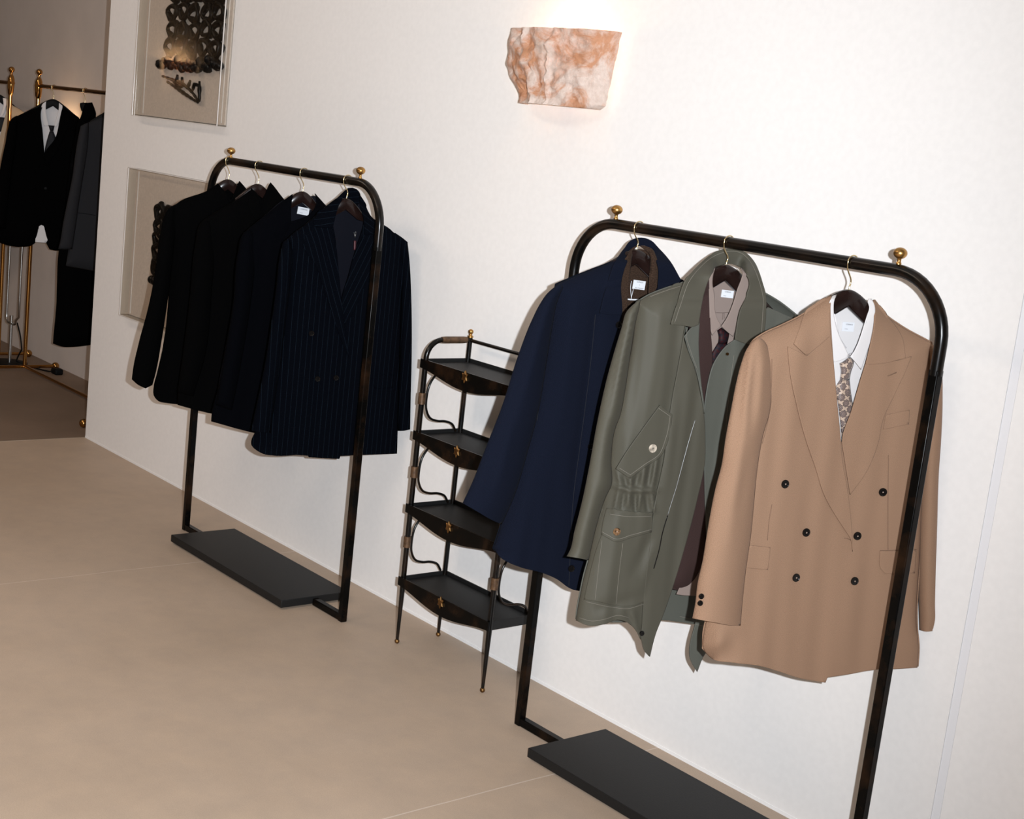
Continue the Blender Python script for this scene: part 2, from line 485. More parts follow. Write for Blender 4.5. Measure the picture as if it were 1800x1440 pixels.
class Shape:
    """offset field of a garment: rounded towards its silhouette, with folds and soft waves"""
    def __init__(s, hang, sil, T=.045, R=55, base=0., folds=(), wave=.0, wl=60, ramp=None, rnd=0, hem=None):
        s.hang = hang; s.sil = None
        if sil is not None:
            q = smooth_poly(sil, closed=False); A, B = q[:-1], q[1:]
            if hem is not None:      # the hem is an open edge: cloth does not round in towards it
                x0, x1, ym = hem; m = (A + B) / 2
                k = ~((m[:, 0] > x0) & (m[:, 0] < x1) & (m[:, 1] > ym)); A, B = A[k], B[k]
            s.sil = (A, B)
        s.T = T; s.R = R; s.base = base; s.ff = folds_fn(folds); s.wave = wave; s.wl = wl; s.ramp = ramp; s.rnd = rnd
    def __call__(s, U):
        U = np.asarray(U, float).reshape(-1, 2)
        h = s.T * prof(dist_segs(U, *s.sil) / s.R) if s.sil is not None else np.zeros(len(U))
        w = h / s.T if s.T else 1
        o = s.base + h + s.ff(U) * w
        if s.wave:
            x = U[:, 0] + U[:, 1] * .12; y = U[:, 1]
            o += s.wave * w * (np.sin(x / s.wl * 6.28 + 1.3 + s.rnd + .6 * np.sin(y / 170)) + .5 * np.sin(x / s.wl * 11.3 + 2 + s.rnd * 2 + .8 * np.sin(y / 120)))
        if s.ramp is not None: o = o + s.ramp(U)
        return o

def orient(V, T, N):
    a, b, c = (V[[t[i] for t in T]] for i in range(3))
    n = np.cross(b - a, c - a); avg = (n * N[[t[0] for t in T]]).sum()
    return T if avg > 0 else [t[::-1] for t in T]

def panel(name, parent, mat, hang, poly, off, thick=.0028, sp=7, uvrot=0., sm=True, label=None, back=False, corner=42):
    """one layer of cloth, open at its edges, given real thickness"""
    P2 = smooth_poly(pts(poly) if isinstance(poly, str) else poly, step=min(5, sp), on=sm, corner=corner)
    U, T, bd = triang(P2, sp)
    o = off(U) if callable(off) else np.full(len(U), off)
    P, S, N = hang.at(U, o)
    T = orient(P, T, N)
    if back: P = P
    uv = np.column_stack([S, P[:, 2]])
    if uvrot:
        c, s_ = math.cos(math.radians(uvrot)), math.sin(math.radians(uvrot)); uv = uv @ np.array([[c, s_], [-s_, c]])
    ob = mesh_obj(name, P, T, mat, parent, uv=uv, label=label)
    m = ob.modifiers.new('thickness', 'SOLIDIFY'); m.thickness = thick; m.offset = -1
    return ob

def pillow(name, parent, mat, hang, poly, base, Tf, Tb, R, folds=(), sp=7, uvrot=0., sm=True, wave=0., wl=50, label=None, corner=42, cuff=None):
    """closed rounded volume (sleeve, tie, pad) with the traced outline at its widest"""
    P2 = smooth_poly(pts(poly) if isinstance(poly, str) else poly, step=min(5, sp), on=sm, corner=corner)
    U, T, bd = triang(P2, sp)
    A = P2; B = np.roll(P2, -1, 0)
    if cuff is None:
        d = dist_to(U, np.vstack([P2, P2[:1]])); d[bd] = 0
    else:                            # open end of a sleeve
        ym = (A[:, 1] + B[:, 1]) / 2; k = ~((ym > cuff) & (abs(B[:, 1] - A[:, 1]) < .9 * abs(B[:, 0] - A[:, 0])))
        d = dist_segs(U, A[k], B[k]); shut = bd & (d < .3); d[shut] = 0; bd = shut
    b = base(U) if callable(base) else np.full(len(U), float(base))
    pr_ = prof(d / R); f = folds_fn(folds)(U) * pr_
    if wave: f = f + wave * pr_ * np.sin(U[:, 0] / wl * 6.28 + U[:, 1] / 90)
    Pf, S, N = hang.at(U, b + Tf * pr_ + f)
    P0, _, _ = hang.at(U, b)
    Pb = P0 - N * (Tb * pr_)[:, None]
    n = len(U); T = orient(Pf, T, N)
    inn = np.where(~bd)[0]; remap = np.arange(n); remap[inn] = n + np.arange(len(inn))
    V = np.vstack([Pf, Pb[inn]])
    Fc = list(T) + [tuple(int(remap[k]) for k in t[::-1]) for t in T]
    Sx = np.concatenate([S, S[inn]])
    uv = np.column_stack([Sx, V[:, 2]])
    if uvrot:
        c, s_ = math.cos(math.radians(uvrot)), math.sin(math.radians(uvrot)); uv = uv @ np.array([[c, s_], [-s_, c]])
    return mesh_obj(name, V, Fc, mat, parent, uv=uv, label=label)

def seam(name, parent, mat, hang, lines, off, r=.0007, lift=.0006, label=None):
    for ln in lines:
        U = smooth_poly(pts(ln) if isinstance(ln, str) else np.array(ln, float), closed=False, step=5)
        o = (off(U) if callable(off) else off) + lift
        P, _, _ = hang.at(U, o)
        if len(P) > 1: MB().tube(P, r, n=6).build(name, mat, parent, sharp=None, label=label)

def frame_at(hang, u, v, off):
    U = np.array([[u, v]], float); o = off(U) if callable(off) else off
    P, S, N = hang.at(U, o)
    if callable(off):
        Pu, _, _ = hang.at(U + [[4, 0]], off(U + [[4, 0]])); Pv, _, _ = hang.at(U + [[0, 4]], off(U + [[0, 4]]))
        n = np.cross(Pv[0] - P[0], Pu[0] - P[0]); n /= np.linalg.norm(n)
        if n @ N[0] < 0: n = -n
        n = n * .6 + N[0] * .4; n /= np.linalg.norm(n)
    else: n = N[0]
    t = np.cross([0, 0, 1.], n); t /= np.linalg.norm(t)
    return P[0], t, np.cross(n, t), n

def button(parent, mat, hang, u, v, off, r=.0088, lift=.002, thread=True, tmat=None, name='button', label=None):
    p, t, z, n = frame_at(hang, u, v, off)
    h = .0032
    prof_ = [(r * .1, 0), (r, 0), (r, h * .7), (r * .93, h), (r * .80, h), (r * .70, h * .72), (.0002, h * .70)]
    mb = MB().lathe(prof_, p + n * lift, 22, n)
    b = mb.build(name, mat, parent, sharp=40, label=label)
    if thread:
        mb = MB()
        for dx, dz in ((-1, -1), (1, -1), (-1, 1), (1, 1)):
            mb.lathe([(r * .07, 0), (r * .07, h * .25)], p + n * (lift + h * .68) + (t * dx + z * dz) * r * .085, 8, n)
        mb.build('thread', tmat or MT['btnrim'], b, sharp=None)
    return b

def text_mesh(txt, size, italic=False):
    c = bpy.data.curves.new('t', 'FONT'); c.body = txt; c.size = size; c.align_x = 'CENTER'; c.extrude = .00008
    if italic: c.shear = .5
    o = bpy.data.objects.new('t', c); me = bpy.data.meshes.new_from_object(o)
    V = np.array([v.co[:] for v in me.vertices]); Fc = [tuple(p.vertices) for p in me.polygons]
    bpy.data.objects.remove(o); bpy.data.curves.remove(c); bpy.data.meshes.remove(me)
    return V, Fc

def label_tag(parent, hang, u, v, off, w, h, lines, rot=0., name='label_tag'):
    """woven label; lines = (text, size, x, y, italic)"""
    p, t, z, n = frame_at(hang, u, v, off)
    a = math.radians(rot); t, z = t * math.cos(a) + z * math.sin(a), -t * math.sin(a) + z * math.cos(a)
    V = []
    for s_ in (0.0004, .0012):
        for x, y in ((-w / 2, -h / 2), (w / 2, -h / 2), (w / 2, h / 2), (-w / 2, h / 2)): V.append(p + t * x + z * y + n * s_)
    o = mesh_obj(name, V, [(0, 3, 2, 1), (4, 5, 6, 7), (0, 1, 5, 4), (1, 2, 6, 5), (2, 3, 7, 6), (3, 0, 4, 7)], MT['labelm'], parent, smooth=False, label='white woven label')
    VV = []; FF = []
    for txt, size, x, y, it in lines:
        tv, tf = text_mesh(txt, size, it)
        if not len(tv): continue
        k = len(VV); VV += [p + t * (q[0] + x) + z * (q[1] + y) + n * (.0013 + q[2]) for q in tv]; FF += [tuple(i + k for i in f) for f in tf]
    mesh_obj('lettering', VV, FF, MT['ink'], o, smooth=False, label='small grey lettering')
    return o

def hanger(label, hang, group, half=.165, k=.8, rod_z=1.357, top=None, rod_r=.0128, thick=.0125, bow=-.012, mat=None):
    """wooden coat hanger: curved shaped body and gold wire hook over the rail"""
    zt = top if top is not None else rod_z - .068
    T_ = thing('coat_hanger', label, 'hanger', (hang.h[0], hang.h[1], zt), group)
    n = 41; V = []; Fc = []; K = 12
    for i in range(n):
        s = -half + 2 * half * i / (n - 1); a = abs(s) / half
        zt_ = zt - k * (math.hypot(s, .03) - .03)
        low = lambda q: .036 + .65 * q - k * (math.hypot(q, .03) - .03)
        e = min(.06, half * .6); hh = low(abs(s)) if abs(s) < e else low(e) + (.014 - low(e)) * (abs(s) - e) / (half - e)
        hh *= (1 if a < .97 else .6)
        lo = .022 * math.exp(-(a / .12) ** 2)
        zc = zt_ - hh / 2; tk = thick * (1 - .5 * a)
        for kk in range(K):
            th = 2 * math.pi * kk / K
            ex = math.copysign(abs(math.cos(th)) ** .6, math.cos(th)); ez = math.copysign(abs(math.sin(th)) ** .6, math.sin(th))
            z = zc + ez * hh / 2
            V.append((s, z, ex * tk + bow * (a ** 2)))
    V = np.array(V); W = hang.sz(V[:, 0], V[:, 1], V[:, 2])
    for i in range(n - 1):
        for k in range(K):
            l = (k + 1) % K; Fc.append((i * K + k, i * K + l, (i + 1) * K + l, (i + 1) * K + k))
    Fc.append(tuple(range(K))[::-1]); Fc.append(tuple((n - 1) * K + k for k in range(K)))
    mesh_obj('hanger_body', W, Fc, mat or MT['hanger'], T_, sharp=50, label='dark brown lacquered wood')
    R = rod_r + .0025; th0, th1 = math.radians(28), math.radians(200)
    path = [(R * math.cos(th0 + (th1 - th0) * i / 16), rod_z + R * math.sin(th0 + (th1 - th0) * i / 16)) for i in range(17)]
    x0, z0 = path[-1]; zb = zt + .001
    path += [(x0 + .0015, z0 - .008), (x0 + .007, z0 - .016), (.0015, z0 - (z0 - zb) * .62), (.0026, z0 - (z0 - zb) * .74), (0.0005, z0 - (z0 - zb) * .9), (0, zb - .006)]
    pp = smooth_poly(np.array(path), closed=False, step=.003)
    d = np.array([hang.C[len(hang.C) // 2 + 1] - hang.C[len(hang.C) // 2 - 1]])[0]; d = d / np.linalg.norm(d)
    # the hook lies square across the rail
    i0 = int(np.argmin(abs(hang.S))); d = hang.C[i0 + 2] - hang.C[i0 - 2]; d /= np.linalg.norm(d)
    P3 = [(hang.h[0] + a * d[0] * .35, hang.h[1] + a * 1.0, z) for a, z in pp]
    MB().tube(P3, .0016, n=8).build('hook', MT['hookm'], T_, sharp=None, label='gold wire hook')
    return T_
# ------------------------------------------------------------------ the room
def struct(o, label=None):
    o['kind'] = 'structure'
    if label: o['label'] = label
    return o

WALL_Y = 2.68; FAR_Y = 3.24; END_X = -5.965
def slab(name, x0, x1, y0, y1, z0, z1, mat):
    return struct(MB().box(x0, x1, y0, y1, z0, z1).build(name, mat, None, smooth=False))

def floor_piece(name, x0, x1, mat, ztop):
    o = slab(name, x0, x1, -4.0, FAR_Y + .2, -.1, ztop, mat); return o
# the floor's joint pattern uses object coordinates, so its origin offset is fed to the material
fl = floor_piece('floor', END_X, 3.0, None, 0.0)
off_x = fl.location.x
for n_ in MT['floor'].node_tree.nodes:
    if n_.bl_idname == 'ShaderNodeMath' and n_.operation == 'ADD' and abs(n_.inputs[1].default_value - (2.345 + 18.1 - .015)) < 1e-3:
        n_.inputs[1].default_value += off_x
fl.data.materials.clear(); fl.data.materials.append(MT['floor'])
MT['floorfar'] = plain('cement floor darkened for shade', (.20, .14, .10), .55, spec=.3, var=.12, scale=2.5)  # same floor continuing; the weaker light back there is put into its darker colour
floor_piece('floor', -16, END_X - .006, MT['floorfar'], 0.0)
struct(MB().box(END_X - .006, END_X, -4.0, WALL_Y, -.1, .0008).build('trim_1', plain('threshold strip', (.30, .24, .18), .6), None, smooth=False), 'pale joint strip across the floor')
wm = slab('wall_front', END_X, -1.5345, WALL_Y, FAR_Y + .1, 0.0, 3.1, MT['wall'])
slab('wall_right', -1.5125, 3.0, WALL_Y + .0005, FAR_Y + .1, 0.0, 3.1, MT['wall'])
# narrow flush strip between the two wall panels, recessed a hair
slab('trim_2', -1.5335, -1.5135, WALL_Y + .0015, FAR_Y, 0.0, 3.1, plain('cool white strip', (.79, .79, .81), .5))
slab('baseboard_front', END_X + .001, -1.535, WALL_Y - .0015, WALL_Y + .05, 0.0, .0085, plain('white base bead', (.84, .83, .82), .6))
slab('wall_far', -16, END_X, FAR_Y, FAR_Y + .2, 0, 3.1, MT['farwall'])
slab('wall_left', -16.2, -16, -4, FAR_Y + .2, 0, 3.1, MT['leftwall'])
slab('ceiling', -16, 3.0, -4, FAR_Y + .2, 3.1, 3.2, MT['ceil'])

# ------------------------------------------------------------------ black clothes rails
RY = 2.433; RZ = 1.345; RR = .0128
def rail_rack(label, xl, xr, plate_y, plate_x, group):
    t = thing('clothes_rack', label, 'clothes rack', ((xl + xr) / 2, RY, 0), group)
    zj = 1.155; rc = .128
    path = [(xl, RY, zj)]
    for i in range(13):
        a = math.pi - math.pi / 2 * i / 12; path.append((xl + rc + rc * math.cos(a), RY, RZ - rc + rc * math.sin(a)))
    for i in range(1, 20): path.append((xl + rc + (xr - xl - 2 * rc) * i / 20, RY, RZ))
    for i in range(13):
        a = math.pi / 2 - math.pi / 2 * i / 12; path.append((xr - rc + rc * math.cos(a), RY, RZ - rc + rc * math.sin(a)))
    path.append((xr, RY, zj))
    MB().tube(path, RR, n=20).build('hanging_rail', MT['black'], t, sharp=60, label='round black lacquered tube')
    h = .0107
    for x in (xl, xr):
        MB().box(x - h, x + h, RY - h, RY + h, .0, zj + .012).build('post', MT['blackpost'], t, sharp=30, bevel=.0025)
    for x0, x1 in ((xl + h, plate_x[0]), (plate_x[1], xr - h)):
        MB().box(x0, x1, RY - h, RY + h, .002, .0245).build('foot_bar', MT['blackpost'], t, sharp=30, bevel=.0025)
    MB().box(plate_x[0], plate_x[1], plate_y[0], plate_y[1], .006, .031).build('base_plate', MT['blackplate'], t, sharp=30, bevel=.0018)
    for x in (plate_x[0] + .03, plate_x[1] - .03):
        for y in (plate_y[0] + .025, plate_y[1] - .025): MB().lathe([(.009, 0), (.009, .006)], (x, y, 0), 12).build('glide', MT['rubber'], t)
    for x in (xl + .125, xr - .125):
        z = RZ + RR - .001
        pr_ = [(.0055, 0), (.0055, .003), (.0042, .005), (.0042, .0105), (.0062, .0125)]
        pr_ += [(.0142 * math.sin(a), .0225 - .0115 * math.cos(a)) for a in np.linspace(.45, math.pi, 12)]
        MB().lathe(pr_, (x, RY, z), 22).build('finial', MT['brass'], t, sharp=60, label='aged brass ball finial')
    return t
rail_rack('black metal clothes rack holding four dark jackets, left of the open shelf', -4.513, -3.473, (2.308, 2.560), (-4.384, -3.632), 'black clothes racks')
rail_rack('black metal clothes rack holding the navy, sage and tan coats', -2.614, -1.548, (2.310, 2.580), (-2.440, -1.700), 'black clothes racks')

# ------------------------------------------------------------------ open metal shelf unit
def etagere():
    xl, xr, yf, yb = -3.245, -2.832, 2.480, 2.636
    t = thing('shelf_unit', 'narrow black metal open shelf unit with brass fittings and four trays', 'shelf', ((xl + xr) / 2, (yf + yb) / 2, 0))
    def leg(path, rs, ball_xy):
        MB().tube(path, rs, n=14).build('leg', MT['black'], t, sharp=60)
    for x in (xl, xr):
        path = [(x, yf, .012), (x, yf, .18)] + [(x, yf, z) for z in np.linspace(.22, .872, 12)]
        for i in range(1, 11):
            a = math.pi / 2 * i / 10; path.append((x, yf + .055 * (1 - math.cos(a)), .872 + .055 * math.sin(a)))
        path += [(x, y, .927) for y in np.linspace(yf + .065, yb, 6)]
        rs = [.0045, .0078] + [.0078] * 12 + [.0075] * 16
        leg(path, rs, None)
        leg([(x, yb, .012), (x, yb, .18)] + [(x, yb, z) for z in np.linspace(.22, .938, 8)], [.0045, .0072] + [.0072] * 8, None)
        MB().tube([(x, y, .927) for y in np.linspace(yf + .05, yb - .014, 8)], [.0088, .0102, .0102, .0102, .0102, .0102, .0102, .0092], n=14).build('sleeve', MT['leather'], t, sharp=60, label='worn brown bound grip')
        pr_ = [(.0085, 0), (.0085, .005), (.005, .007), (.005, .010)] + [(.0078 * math.sin(a), .0172 - .0078 * math.cos(a)) for a in np.linspace(.6, math.pi, 10)]
        MB().lathe(pr_, (x, yb, .934), 18).build('finial', MT['brass'], t, label='small brass ball finial')
        for y in (yf, yb):
            MB().lathe(ball_profile(.0075, 10, 1, .0075), (x, y, 0), 16).build('foot', MT['brass_dark'], t, label='small brass ball foot')
    MB().tube([(x, yb, .926) for x in np.linspace(xl, xr, 6)], .0052, n=12).build('top_rail', MT['black'], t, sharp=60)
    ztr = [.857, .643, .422, .197]
    xc = (xl + xr) / 2
    for z in ztr:
        m = MB().box(xl - .004, xr + .004, yf - .006, yb + .006, z, z + .0035)
        m.box(xl - .006, xr + .006, yb + .004, yb + .008, z - .003, z + .014)
        for x in (xl, xr): m.box(x - .006, x - .002 if x == xl else x + .006, yf - .006, yb + .006, z - .012, z + .014) if x == xl else m.box(x + .002, x + .006, yf - .006, yb + .006, z - .012, z + .014)
        tr = m.build('tray', MT['blackplate'], t, sharp=30)
        # front apron with swept lower edge, deepest in the middle
        n = 36; y0, y1 = yf - .0135, yf - .0095; V = []; Fc = []
        for i in range(n + 1):
            a = -1 + 2 * i / n; x = xc + a * (xr - xl + .016) / 2
            zl = z - .012 - .028 * (math.cos(a * math.pi) * .5 + .5) ** .8
            zt = z + .014
            V += [(x, y0, zl), (x, y0, zt), (x, y1, zt), (x, y1, zl)]
        for i in range(n):
            for k in range(4):
                l = (k + 1) % 4; Fc.append((i * 4 + k, i * 4 + l, (i + 1) * 4 + l, (i + 1) * 4 + k))
        Fc += [(0, 3, 2, 1), (n * 4, n * 4 + 1, n * 4 + 2, n * 4 + 3)]
        mesh_obj('apron', V, Fc, MT['blackpost'], t, sharp=30)
        # six pointed brass plaque
        V = []; K = 12
        for y_, sc in ((y0 - .0005, 1.), (y0 - .004, 1.), (y0 - .0062, .72)):
            for k in range(K):
                r = (.0185 if k % 2 == 0 else .0115) * sc; th = math.pi / 2 + k * 2 * math.pi / K
                V.append((xc + r * math.cos(th) * .8, y_, z + .0015 + r * math.sin(th)))
        Fc = [[k, (k + 1) % K, K + (k + 1) % K, K + k] for k in range(K)] + [[K + k, K + (k + 1) % K, 2 * K + (k + 1) % K, 2 * K + k] for k in range(K)] + [list(range(K))[::-1], [2 * K + k for k in range(K)]]
        mesh_obj('plaque', V, Fc, MT['brass_dark'], t, sharp=20, label='six pointed brass plaque')
    for zc in (.754, .533, .319):
        for x in (xl, xr):
            MB().tube([(x, yf, zc - .017), (x, yf, zc - .0165), (x, yf, zc + .0165), (x, yf, zc + .017)], [.0095, .0112, .0112, .0095], n=16).build('clamp', MT['leather'], t, sharp=40, label='brown metal clamp')
            path = np.array([(2.598, .093), (2.562, .089), (2.528, .074), (2.504, .043), (2.4965, .0), (2.500, -.034), (2.517, -.060), (2.546, -.070), (2.574, -.072), (2.602, -.082), (2.618, -.104)])
            p2 = smooth_poly(path, closed=False, step=.006)
            MB().tube([(x, y, zc + z) for y, z in p2], .0036, n=10, up=(1, 0, 0)).build('scroll', MT['black'], t, sharp=60)
    return t
etagere()

# ------------------------------------------------------------------ alabaster wall light
def stone_light(label, cx, wall_y, zb, zt, scale=1.0, group=None, detail=True, px=None, power=14, rot=0):
    t = thing('wall_light', label, 'wall light', (cx, wall_y, zb), group)
    nx, nz = 70, 34; V = []; Fc = []; w = .225 * scale
    rr = np.random.default_rng(5)
    a = rr.random((9, 9))
    def nz_(x, y, f):
        x = x * f; y = y * f; i, j = int(math.floor(x)) , int(math.floor(y)); u, v = x - i, y - j
        u = u * u * (3 - 2 * u); v = v * v * (3 - 2 * v); g = lambda p, q: a[p % 9, q % 9]
        return (g(i, j) * (1 - u) + g(i + 1, j) * u) * (1 - v) + (g(i, j + 1) * (1 - u) + g(i + 1, j + 1) * u) * v
    fr = lambda x, y: nz_(x, y, 4) * .5 + nz_(x + 7, y + 3, 9) * .28 + nz_(x, y, 21) * .14 + nz_(x + 2, y, 45) * .08
    for j in range(nz + 1):
        v = j / nz; z = zb + (zt - zb) * v
        left = -w * (1.04 - .04 * v) + .105 * scale * (max(0, .55 - v) / .55) ** 1.1 + .012 * (fr(v * 2, 3.3) - .5) * 2
        right = w * .90 - .022 * scale * (1 - v) + .006 * (fr(v * 2, 7.1) - .5) * 2 - .02 * max(0, .06 - v) / .06 + .006 * v
        for i in range(nx + 1):
            u = i / nx; x = cx + left + (right - left) * u
            dep = .028 + .062 * (math.sin(math.pi * min(1, max(0, u))) ** .55)
            dep += .020 * (fr(u * 2.2, v * 1.3) - .5) * 2 * min(1, u * 8, (1 - u) * 8)
            dep -= .012 * math.exp(-((u - (.60 - .03 * (1 - v))) / .012) ** 2) * min(1, max(0, (v - .1) * 3)) * 0
            dep += .010 * math.exp(-((u - (.585 - .03 * (1 - v))) / .02) ** 2) + .014 * math.exp(-((u - .28 - .12 * (1 - v)) / .03) ** 2) * (.4 + fr(u, v))
            V.append((x, wall_y - dep, z))
    off = len(V)
    for j in range(nz + 1):
        for i in range(nx + 1):
            x, y, z = V[j * (nx + 1) + i]; u = i / nx
            V.append((x, min(wall_y - .004, y + .018 + .0 * u), z))
    g = lambda i, j: j * (nx + 1) + i
    for j in range(nz):
        for i in range(nx):
            Fc.append((g(i, j), g(i + 1, j), g(i + 1, j + 1), g(i, j + 1))); Fc.append((off + g(i, j), off + g(i, j + 1), off + g(i + 1, j + 1), off + g(i + 1, j)))
    for i in range(nx):
        Fc.append((g(i, 0), off + g(i, 0), off + g(i + 1, 0), g(i + 1, 0))); Fc.append((g(i, nz), g(i + 1, nz), off + g(i + 1, nz), off + g(i, nz)))
    for j in range(nz):
        Fc.append((g(0, j), g(0, j + 1), off + g(0, j + 1), off + g(0, j))); Fc.append((g(nx, j), off + g(nx, j), off + g(nx, j + 1), g(nx, j + 1)))
    o = mesh_obj('stone_shade', V, Fc, MT['stone'], t, sharp=50, label='rough cut pink and white stone slab')
    bm_, nt, b = newmat('warm bulb'); b.inputs['Emission Color'].default_value = (1, .72, .42, 1); b.inputs['Emission Strength'].default_value = 25; b.inputs['Base Color'].default_value = (1, .8, .6, 1)
    MB().lathe([(.003, 0), (.011, .006), (.013, .03), (.011, .05), (.003, .056)], (cx + .03, wall_y - .034, zt - .09), 14).build('bulb', bm_, t)
    MB().lathe([(.012, 0), (.012, .025)], (cx + .03, wall_y - .034, zt - .116), 14).build('lamp_holder', MT['labelm'], t)
    MB().box(cx + .03 - .03, cx + .03 + .03, wall_y - .02, wall_y, zt - .125, zt - .115).build('bracket', MT['labelm'], t, smooth=False)
    if rot:
        t.rotation_euler = (0, 0, rot)
    ld = bpy.data.lights.new('lamp_glow', 'POINT'); ld.energy = power; ld.color = (1, .70, .40); ld.shadow_soft_size = .02
    lo = bpy.data.objects.new('lamp_glow', ld); COL.objects.link(lo); lo.location = (cx + .03, wall_y - .05, zt - .022) if not rot else (cx + .055, wall_y + .03, zt - .022)
    return t
stone_light('rough pink stone wall light glowing above the shelf unit', -3.005, WALL_Y, 1.622, 1.826, power=1.0)
stone_light('stone wall light on the far wall, mostly hidden behind the black suit', -7.66, FAR_Y, 1.10, 1.30, power=3.0)

stone_light('stone wall light on the far left wall, seen only as a reflection in the acrylic', -16.0, -2.80, 1.84, 2.05, power=55, rot=math.pi / 2)
# ------------------------------------------------------------------ framed ring reliefs in acrylic boxes
def art_box(label, z0, z1, rings, seed):
    x0, x1, yf = -5.610, -4.885, 2.640
    t = thing('wall_artwork', label, 'artwork', ((x0 + x1) / 2, WALL_Y, z0), 'acrylic boxed wall artworks')
    MB().box(x0 + .006, x1 - .006, 2.6745, WALL_Y, z0 + .006, z1 - .006).build('backing_board', MT['linen'], t, smooth=False, label='beige linen backing board')
    th = .005
    m = MB().box(x0, x1, yf, yf + th, z0, z1)
    m.build('acrylic_front', MT['acrylic'], t, smooth=False, label='clear acrylic front')
    for nm, b_ in (('acrylic_side', (x0, x0 + th, yf + th, WALL_Y, z0, z1)), ('acrylic_side', (x1 - th, x1, yf + th, WALL_Y, z0, z1)),
                   ('acrylic_side', (x0 + th, x1 - th, yf + th, WALL_Y, z0, z0 + th)), ('acrylic_side', (x0 + th, x1 - th, yf + th, WALL_Y, z1 - th, z1))):
        MB().box(*b_).build(nm, MT['acrylic'], t, smooth=False)
    # polished edge beads catch the light
    e = .0016
    m = MB()
    for x in (x0, x1): m.box(x - e, x + e, yf - e, yf + e, z0, z1)
    for z in (z0, z1): m.box(x0, x1, yf - e, yf + e, z - e, z + e)
    for x in (x0 + .030, x1 - .030): m.box(x - .0012, x + .0012, 2.671, 2.6745, z0 + .012, z1 - .012)
    m.build('edge_bead', MT['acrylic_edge'], t, smooth=False, label='bright polished acrylic edges')
    m = MB(); rg = random.Random(seed); yc = 2.658
    for (cx, cz, rx, rz, ry) in rings(rg):
        for rep in range(2):
            k = 18; ph = rg.random() * 6; pts_ = []
            cx2, cz2 = cx + rg.uniform(-.006, .006), cz + rg.uniform(-.006, .006)
            for i in range(k):
                th_ = 2 * math.pi * i / k
                q = 1 + .09 * math.sin(3 * th_ + ph) + .05 * math.sin(5 * th_ + 2 * ph)
                pts_.append((cx2 + rx * q * math.cos(th_), yc + ry * math.sin(th_ * 2 + ph) + .004 * (rep - .5), cz2 + rz * q * math.sin(th_)))
            m.tube(pts_, [.0095 + .003 * math.sin(2 * math.pi * i * 2 / k + ph) for i in range(k)], n=7, closed=True, up=(0, 1, 0))
    m.build('ring_lattice', MT['tar'], t, sharp=None, label='lattice of crusted black rings')
    return t, m
def rings1(rg):
    out = []
    for j in range(8):
        for i in range(5):
            zc = 1.735 + j * .068; xc = -5.385 + .042 + i * .094 + .006 * (j % 2)
            if zc > 2.05: continue
            out.append((xc + rg.uniform(-.006, .006), zc + rg.uniform(-.006, .006), .036, .028, .004))
    return out
t1, _ = art_box('upper acrylic box artwork with black ring lattice, cut by the picture top', 1.452, 2.095, rings1, 3)
m = MB(); rg = random.Random(9)
for i in range(34):      # ragged crust along the bottom of the lattice
    x = -5.43 + .50 * i / 33; z = 1.672 + rg.uniform(-.022, .016) + (.01 if i > 26 else 0)
    r = rg.uniform(.012, .023)
    m.lathe([(r * math.sin(a) * rg.uniform(.8, 1.15), -r * math.cos(a)) for a in np.linspace(0, math.pi, 7)], (x, 2.657, z), 9, (rg.uniform(-1, 1), .3, rg.uniform(-1, 1)))
m.build('crust', MT['tar'], t1, sharp=None, label='ragged black lower rim')
m = MB()
frag = [[(-5.395, 1.655 - .035), (-5.33, 1.612), (-5.24, 1.60), (-5.15, 1.575), (-5.075, 1.535)], [(-5.35, 1.600), (-5.26, 1.577), (-5.17, 1.553), (-5.08, 1.531)],
        [(-5.07, 1.535), (-5.075, 1.575), (-5.08, 1.612)], [(-5.13, 1.575), (-5.12, 1.600), (-5.085, 1.595)], [(-5.27, 1.60), (-5.265, 1.63)], [(-5.22, 1.59), (-5.225, 1.622)], [(-5.17, 1.585), (-5.155, 1.612)], [(-5.30, 1.605), (-5.25, 1.584), (-5.20, 1.59)]]
for f in frag:
    p = smooth_poly(np.array(f), closed=False, step=.012); m.tube([(x, 2.658, z) for x, z in p], [.008 - .0035 * abs(2 * i / max(1, len(p) - 1) - 1) + .0012 * math.sin(i * 2.1) for i in range(len(p))], n=7)
m.build('fragment', MT['tar'], t1, sharp=None, label='loose black twig like fragment')
def rings2(rg):
    out = []
    for j in range(5):
        for i in range(5):
            out.append((-5.335 + i * .094 + rg.uniform(-.006, .006), .865 + j * .054 + rg.uniform(-.006, .006), .030, .030, .004))
    return out
t2, _ = art_box('lower acrylic box artwork, partly hidden behind the dark jackets', .618, 1.238, rings2, 4)
m = MB(); rg = random.Random(11)
for i in range(16):
    r = rg.uniform(.014, .024); m.lathe([(r * math.sin(a), -r * math.cos(a)) for a in np.linspace(0, math.pi, 7)], (-5.365 + .4 * i / 15, 2.657, .80 + rg.uniform(-.03, .03)), 9, (rg.uniform(-1, 1), .3, 1))
m.build('crust', MT['tar'], t2, sharp=None)

